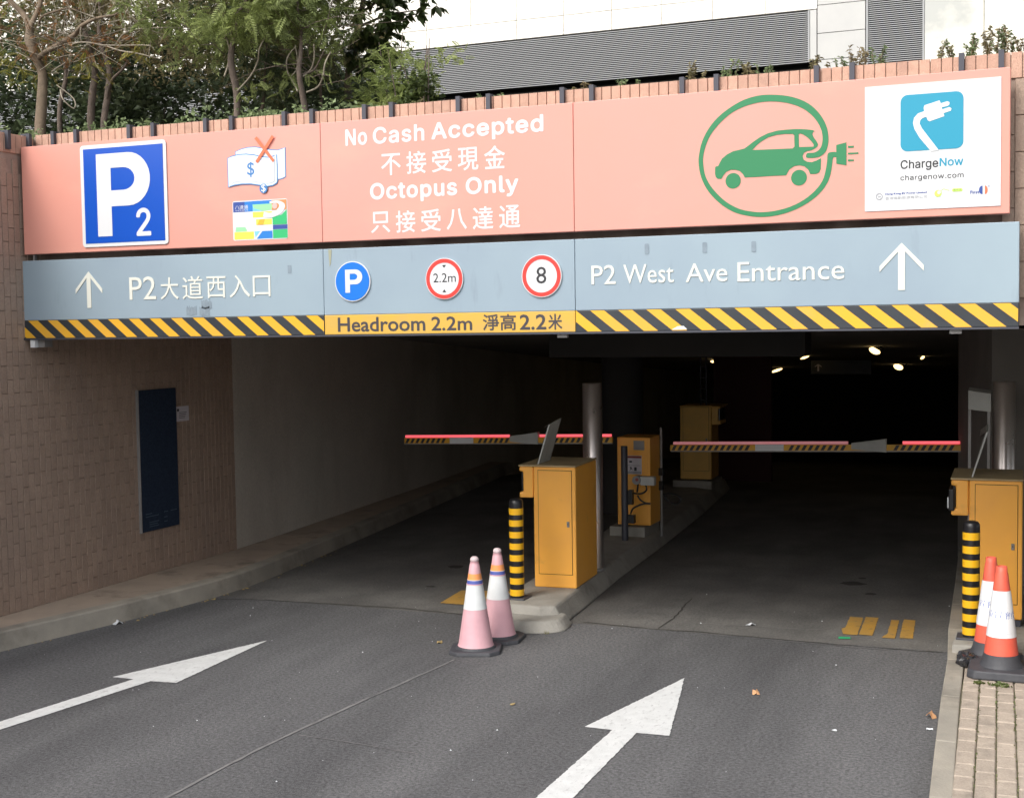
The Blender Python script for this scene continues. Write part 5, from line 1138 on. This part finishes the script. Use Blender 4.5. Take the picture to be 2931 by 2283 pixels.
t1 = tree('planter_tree', BR_TREE1, [BR_B1, BR_B2, BR_B3, BR_B4, BR_B5, BR_B6, BR_B7, BR_B8], M['bark'], 'forked tan trunk with long bare branches reaching right, leftmost tree')
twigs(t1, pts3(BR_B4) + pts3(BR_B5) + pts3(BR_B2), 70, 1.0, M['bark_pale'], 3)
crown(t1, [(cloud(16, (-10.6, -8.6), (10.6, 11.6), (5.2, 6.1)), 6, (.12, .12, .09), M['leaf_orange'], FROND, (.11, .17), -.3), (cloud(7, (-10.4, -8.2), (10.6, 11.4), (4.9, 5.9)), 7, (.08, .1, .08), M['leaf_yellow'], FROND, (.12, .18), -.3),
           (cloud(24, (-11.4, -8.4), (10.4, 12.0), (6.3, 7.6)), 9, (.2, .2, .15), M['leaf_orange'], FROND, (.15, .22), -.2)])
t2 = tree('planter_tree', BR_TREE2, [BR_C1], M['bark_grey'], 'straight grey trunk with a pale right-hand fork, second clear trunk from the left')
twigs(t2, pts3(BR_TREE2)[2:], 26, 1.1, M['bark_grey'], 5)
crown(t2, [(cloud(44, (-11.0, -8.2), (11.6, 12.8), (5.2, 6.4)), 60, (.18, .16, .12), M['leaf_olive'], LEAF, (.03, .075), -.1), (cloud(26, (-10.2, -8.4), (11.2, 12.4), (5.4, 6.5)), 9, (.16, .16, .12), M['leaf_olive'], FROND, (.15, .24), -.2), (cloud(20, (-10.2, -8.4), (11.2, 12.4), (6.2, 7.4)), 12, (.2, .2, .15), M['leaf_olive'], FROND, (.15, .24), -.2)])
t3 = tree('planter_tree', BR_TREE3, [BR_D1], M['bark_grey'], 'dark trunk standing just left of the straight grey one')
crown(t3, [(cloud(10, (-10.9, -9.6), (11.6, 12.6), (5.5, 6.2)), 8, (.14, .14, .1), M['leaf_orange'], FROND, (.12, .2), -.3), (cloud(16, (-11.2, -9.2), (11.6, 12.8), (5.7, 7.0)), 10, (.2, .2, .15), M['leaf_olive'], FROND, (.14, .22), -.3)])
t4 = tree('planter_tree', BR_TREE4, [], M['bark_grey'], 'slim dark trunk between the tan forked trunk and the dark pair')
crown(t4, [(cloud(22, (-11.6, -10.2), (12.0, 13.0), (5.2, 6.5)), 60, (.18, .16, .12), M['leaf_dark'], LEAF, (.04, .09), -.1), (cloud(14, (-11.2, -9.8), (12.0, 12.8), (5.6, 7.0)), 9, (.2, .2, .15), M['leaf_yellow'], FROND, (.12, .2), -.3)])
t5 = tree('planter_tree', BR_TREE5, [BR_E1, BR_E2], M['bark_grey'], 'brown trunk leaning into feathery green leaves, above the banknote picture')
twigs(t5, pts3(BR_TREE5)[3:], 20, 0.9, M['bark_grey'], 7)
crown(t5, [(cloud(44, (-8.3, -6.4), (10.5, 11.6), (5.15, 6.1)), 8, (.13, .14, .07), M['leaf_feather'], FROND, (.20, .32), -.25), (cloud(24, (-8.3, -6.3), (10.5, 11.6), (6.0, 7.4)), 10, (.2, .2, .15), M['leaf_feather'], FROND, (.2, .32), -.2),
           (cloud(6, (-7.3, -6.4), (10.9, 11.4), (4.6, 5.0)), 4, (.1, .1, .06), M['leaf_feather'], FROND, (.14, .22), -.3), (cloud(60, (-9.2, -6.3), (11.3, 12.6), (5.0, 6.3)), 60, (.17, .17, .12), M['leaf_olive'], LEAF, (.03, .07), -.1)])
t6 = tree('planter_tree', BR_TREE6, [BR_F1, BR_F2, BR_F3, BR_F4, BR_F5], M['bark_grey'], 'short trunk splitting into a fan of upright branches, rightmost tree with a clear trunk')
twigs(t6, pts3(BR_TREE6)[3:] + pts3(BR_F2), 26, 0.8, M['bark_grey'], 9)
crown(t6, [(cloud(36, (-7.3, -6.05), (10.7, 11.7), (5.15, 6.0)), 7, (.12, .14, .07), M['leaf_feather'], FROND, (.18, .30), -.3), (cloud(18, (-7.3, -6.0), (10.6, 11.7), (5.9, 7.0)), 10, (.2, .2, .15), M['leaf_feather'], FROND, (.2, .3), -.2)])
t7 = tree('planter_tree', BR_TREE7, [], M['bark_grey'], 'thin leaning stem between the two trees with feathery leaves')
crown(t7, [(cloud(22, (-8.0, -7.0), (11.5, 12.3), (4.8, 6.2)), 9, (.14, .14, .1), M['leaf_dark'], FROND, (.18, .28), -.2)])
t8 = tree('planter_tree', BR_TREE8, [], M['bark_grey'], 'thin dark stem just right of the fan-shaped tree')
crown(t8, [(cloud(18, (-7.4, -6.5), (11.7, 12.4), (4.9, 6.0)), 9, (.14, .14, .1), M['leaf_olive'], FROND, (.16, .26), -.2)])

# tree with long drooping leaves in front of the pale facade
t9 = thing('planter_tree', (-6.75, 12.2, 3.88), 'dark tree with long drooping leaves against the bright facade, rightmost crown', 'tree', 'thin trees on the raised planter')
q = MB(); q.tube(catmull([(-6.75, 12.2, 3.88), (-6.78, 12.2, 4.9), (-6.6, 12.15, 5.5), (-6.4, 12.1, 6.3), (-6.3, 12.0, 7.2)], 5), [0.045 - 0.0016 * k for k in range(21)], 8); part('trunk', q, M['bark_grey'], t9)
ends = []
r_ = random.Random(4)
for (x0, z0, x1, z1) in ((-6.72, 5.15, -6.05, 5.42), (-6.6, 5.45, -5.75, 5.55), (-6.55, 5.6, -5.62, 5.80), (-6.5, 5.8, -5.7, 6.05), (-6.75, 5.0, -6.2, 5.12), (-6.6, 5.3, -6.2, 5.28), (-6.4, 6.1, -5.8, 6.4), (-6.4, 6.2, -7.0, 6.6), (-6.35, 6.6, -5.9, 6.9)):
    y0, y1 = 12.15, 11.9 + r_.uniform(-.25, .25); q = MB(); p = [(x0 + (x1 - x0) * k / 4, y0 + (y1 - y0) * k / 4, z0 + (z1 - z0) * k / 4 + 0.03 * math.sin(k)) for k in range(5)]
    q.tube(p, [0.016, 0.012, 0.009, 0.006, 0.003], 6); part('branch', q, M['bark_grey'], t9)
    for k in range(11):
        u__ = r_.uniform(0.15, 1.1); ends.append((x0 + (x1 - x0) * u__ + r_.gauss(0, .05), y0 + (y1 - y0) * u__ + r_.gauss(0, .12), z0 + (z1 - z0) * u__ + r_.gauss(0, .05)))
pos = np.repeat(np.array(ends), 8, axis=0); ang = NR.uniform(0, 2 * math.pi, len(pos))
scatter('foliage', M['leaf_big'], t9, WIDE, pos + NR.normal(0, .012, pos.shape), np.stack([np.cos(ang), np.sin(ang), NR.uniform(-1.1, 0.1, len(pos))], 1), NR.uniform(.10, .17, len(pos)), 0.3)

def bush(name, loc, label, cat, specs, group=None, stem=True):
    t = thing(name, loc, label, cat, group)
    if stem:
        q = MB(); r2 = random.Random(int(abs(loc[0]) * 100))
        for k in range(5):
            top_ = (loc[0] + r2.gauss(0, .3), loc[1] + r2.gauss(0, .2), loc[2] + r2.uniform(.5, 1.4)); q.tube([(loc[0] + r2.gauss(0, .04), loc[1], loc[2] - .02), ((loc[0] * 2 + top_[0]) / 3, loc[1], loc[2] + .4), top_], [.014, .010, .004], 5)
        part('stem', q, M['bark_grey'], t)
    crown(t, specs); return t
# row of dark broad-leaved shrubs behind the thin trees
ORD = ['leftmost', 'second', 'third', 'fourth', 'fifth', 'sixth', 'seventh', 'eighth', 'rightmost']
for i in range(9):
    x = -14.6 + i * 0.80; y = 14.3 + 0.5 * math.sin(i * 2.3); top_ = 6.4 + 0.3 * math.sin(i * 1.3)
    if i == 8: top_ = 5.8
    cs = [(x + NR.normal(0, .42), y + NR.normal(0, .35), z) for z in NR.uniform(4.3, top_, 62)]
    lb = '%s dark broad-leaved shrub%s in the row behind the thin trees' % (ORD[i], '' if i in (0, 8) else ' from the left')
    bush('dark_shrub', (x, y, 3.88), lb, 'shrub', [(cs, 46 if i > 2 else 30, (.17, .15, .13), M['leaf_dark'], LEAF, (.08, .14), -.1)], 'dark shrubs behind the thin trees')
for i, (x, y, top_) in enumerate([(-7.35, 13.2, 5.15), (-6.95, 12.9, 4.95), (-6.60, 12.6, 4.75)]):
    cs = [(x + NR.normal(0, .20), y + NR.normal(0, .25), z) for z in NR.uniform(4.2, top_, 40)]
    bush('dark_shrub', (x, y, 3.88), ('dark shrub behind the fan-shaped tree', 'dark shrub under the crown of drooping leaves', 'dark shrub behind the pale green bush')[i], 'shrub', [(cs, 34, (.13, .13, .10), M['leaf_dark'], LEAF, (.06, .11), -.1)])
cs = [(-5.80 + NR.normal(0, .15), 11.5 + NR.normal(0, .18), z) for z in NR.uniform(4.45, 5.02, 26)] + [(-6.1 + NR.normal(0, .12), 11.5, z) for z in NR.uniform(4.3, 4.75, 8)]
bush('bright_bush', (-5.85, 11.5, 3.88), 'pale yellow green feathery bush in front of the louvred vent', 'bush', [(cs, 9, (.07, .08, .06), M['leaf_light'], FROND, (.10, .17), .1)])
cs = [(-5.50 + NR.normal(0, .17) * (4.95 - z), 11.3 + NR.normal(0, .12), z) for z in NR.uniform(4.2, 4.70, 46)]
bush('low_bush', (-5.5, 11.3, 3.88), 'low dark green bush at the right end of the planting, beside the louvred vent', 'bush', [(cs, 26, (.05, .06, .04), M['leaf_big'], WIDE, (.045, .08), .0)])
# ground cover along the parapet
cs = []
for k in range(150):
    x = NR.uniform(-7.7, -4.75); cs.append((x, NR.uniform(9.0, 9.5), 4.02 + NR.uniform(-.03, .10) * (0.5 + NR.random())))
for k in range(26): cs.append((NR.uniform(-8.45, -7.95), NR.uniform(7.8, 9.4), 4.02 + NR.uniform(-.02, .07)))
pos = clumps(cs, 13, (.035, .04, .022)); o = scatter('ground_cover', M['leaf_cover'], None, LEAF, pos, rdirs(len(pos), .5, .5), NR.uniform(.025, .055, len(pos))); tag(o, kind='stuff')
# single sprigs growing on top of the parapet to the right
sprigs = [(-4.45, .06, 'small leaf tuft on the parapet above the words No Cash'), (-3.86, .05, 'small leaf tuft on the parapet above the word Accepted'), (-3.12, .08, 'low sprig on the parapet beside the middle panel seam'), (-2.78, .09, 'low sprig on the parapet, second right of the middle panel seam'), (-2.28, .14, 'bushy sprig on the parapet above the left side of the green ring'),
          (-2.10, .12, 'bushy sprig on the parapet above the top of the green ring'), (-1.94, .09, 'short sprig on the parapet left of the corner of the long louvre'), (-1.80, .08, 'short sprig on the parapet right below the corner of the long louvre'), (-1.50, .11, 'reddish sprig on the parapet left of the upright louvre'), (-1.30, .09, 'low sprig on the parapet at the left foot of the upright louvre'),
          (-1.20, .16, 'tall sprig on the parapet in front of the upright louvre'), (-1.05, .12, 'leafy sprig on the parapet at the right foot of the upright louvre'), (-0.69, .13, 'small sprig on the parapet above the left edge of the white panel'), (-0.52, .16, 'sprig on the parapet directly above the blue plug picture'),
          (-0.41, .20, 'tall tangled sprig on the parapet above the right half of the white panel'), (-0.29, .20, 'tall sprig on the parapet above the right end of the pink sign'), (-0.19, .16, 'leafy sprig on the parapet at the right edge of the picture')]
for k, (x, h, lb) in enumerate(sprigs):
    y = 9.0; t = thing('parapet_plant', (x, y, 3.9), lb, 'plant', 'small plants on top of the parapet'); q = MB(); r2 = random.Random(k + 40); tips = []
    for j in range(3 + int(h * 30)):
        bx = x + r2.gauss(0, .045); ht = 4.0 + h * r2.uniform(.45, 1.1) + 0.03; p = [(bx, y + r2.gauss(0, .02), 3.9), (bx + r2.gauss(0, .01), y, 4.0), (bx + r2.gauss(0, .03), y + r2.gauss(0, .03), ht)]
        q.tube(p, [.0035, .003, .0018], 4); n_ = 3 + int((ht - 4.0) / 0.025)
        for m_ in range(n_):
            f = (m_ + 1) / n_; tips.append([p[1][i] + (p[2][i] - p[1][i]) * f for i in range(3)])
    part('stem', q, M['bark'], t)
    pos = np.repeat(np.array(tips), 5, axis=0); scatter('leaves', M['leaf_cover'] if k % 2 else M['leaf_olive'], t, LEAF, pos, rdirs(len(pos), .1, .5), NR.uniform(.012, .032, len(pos)))
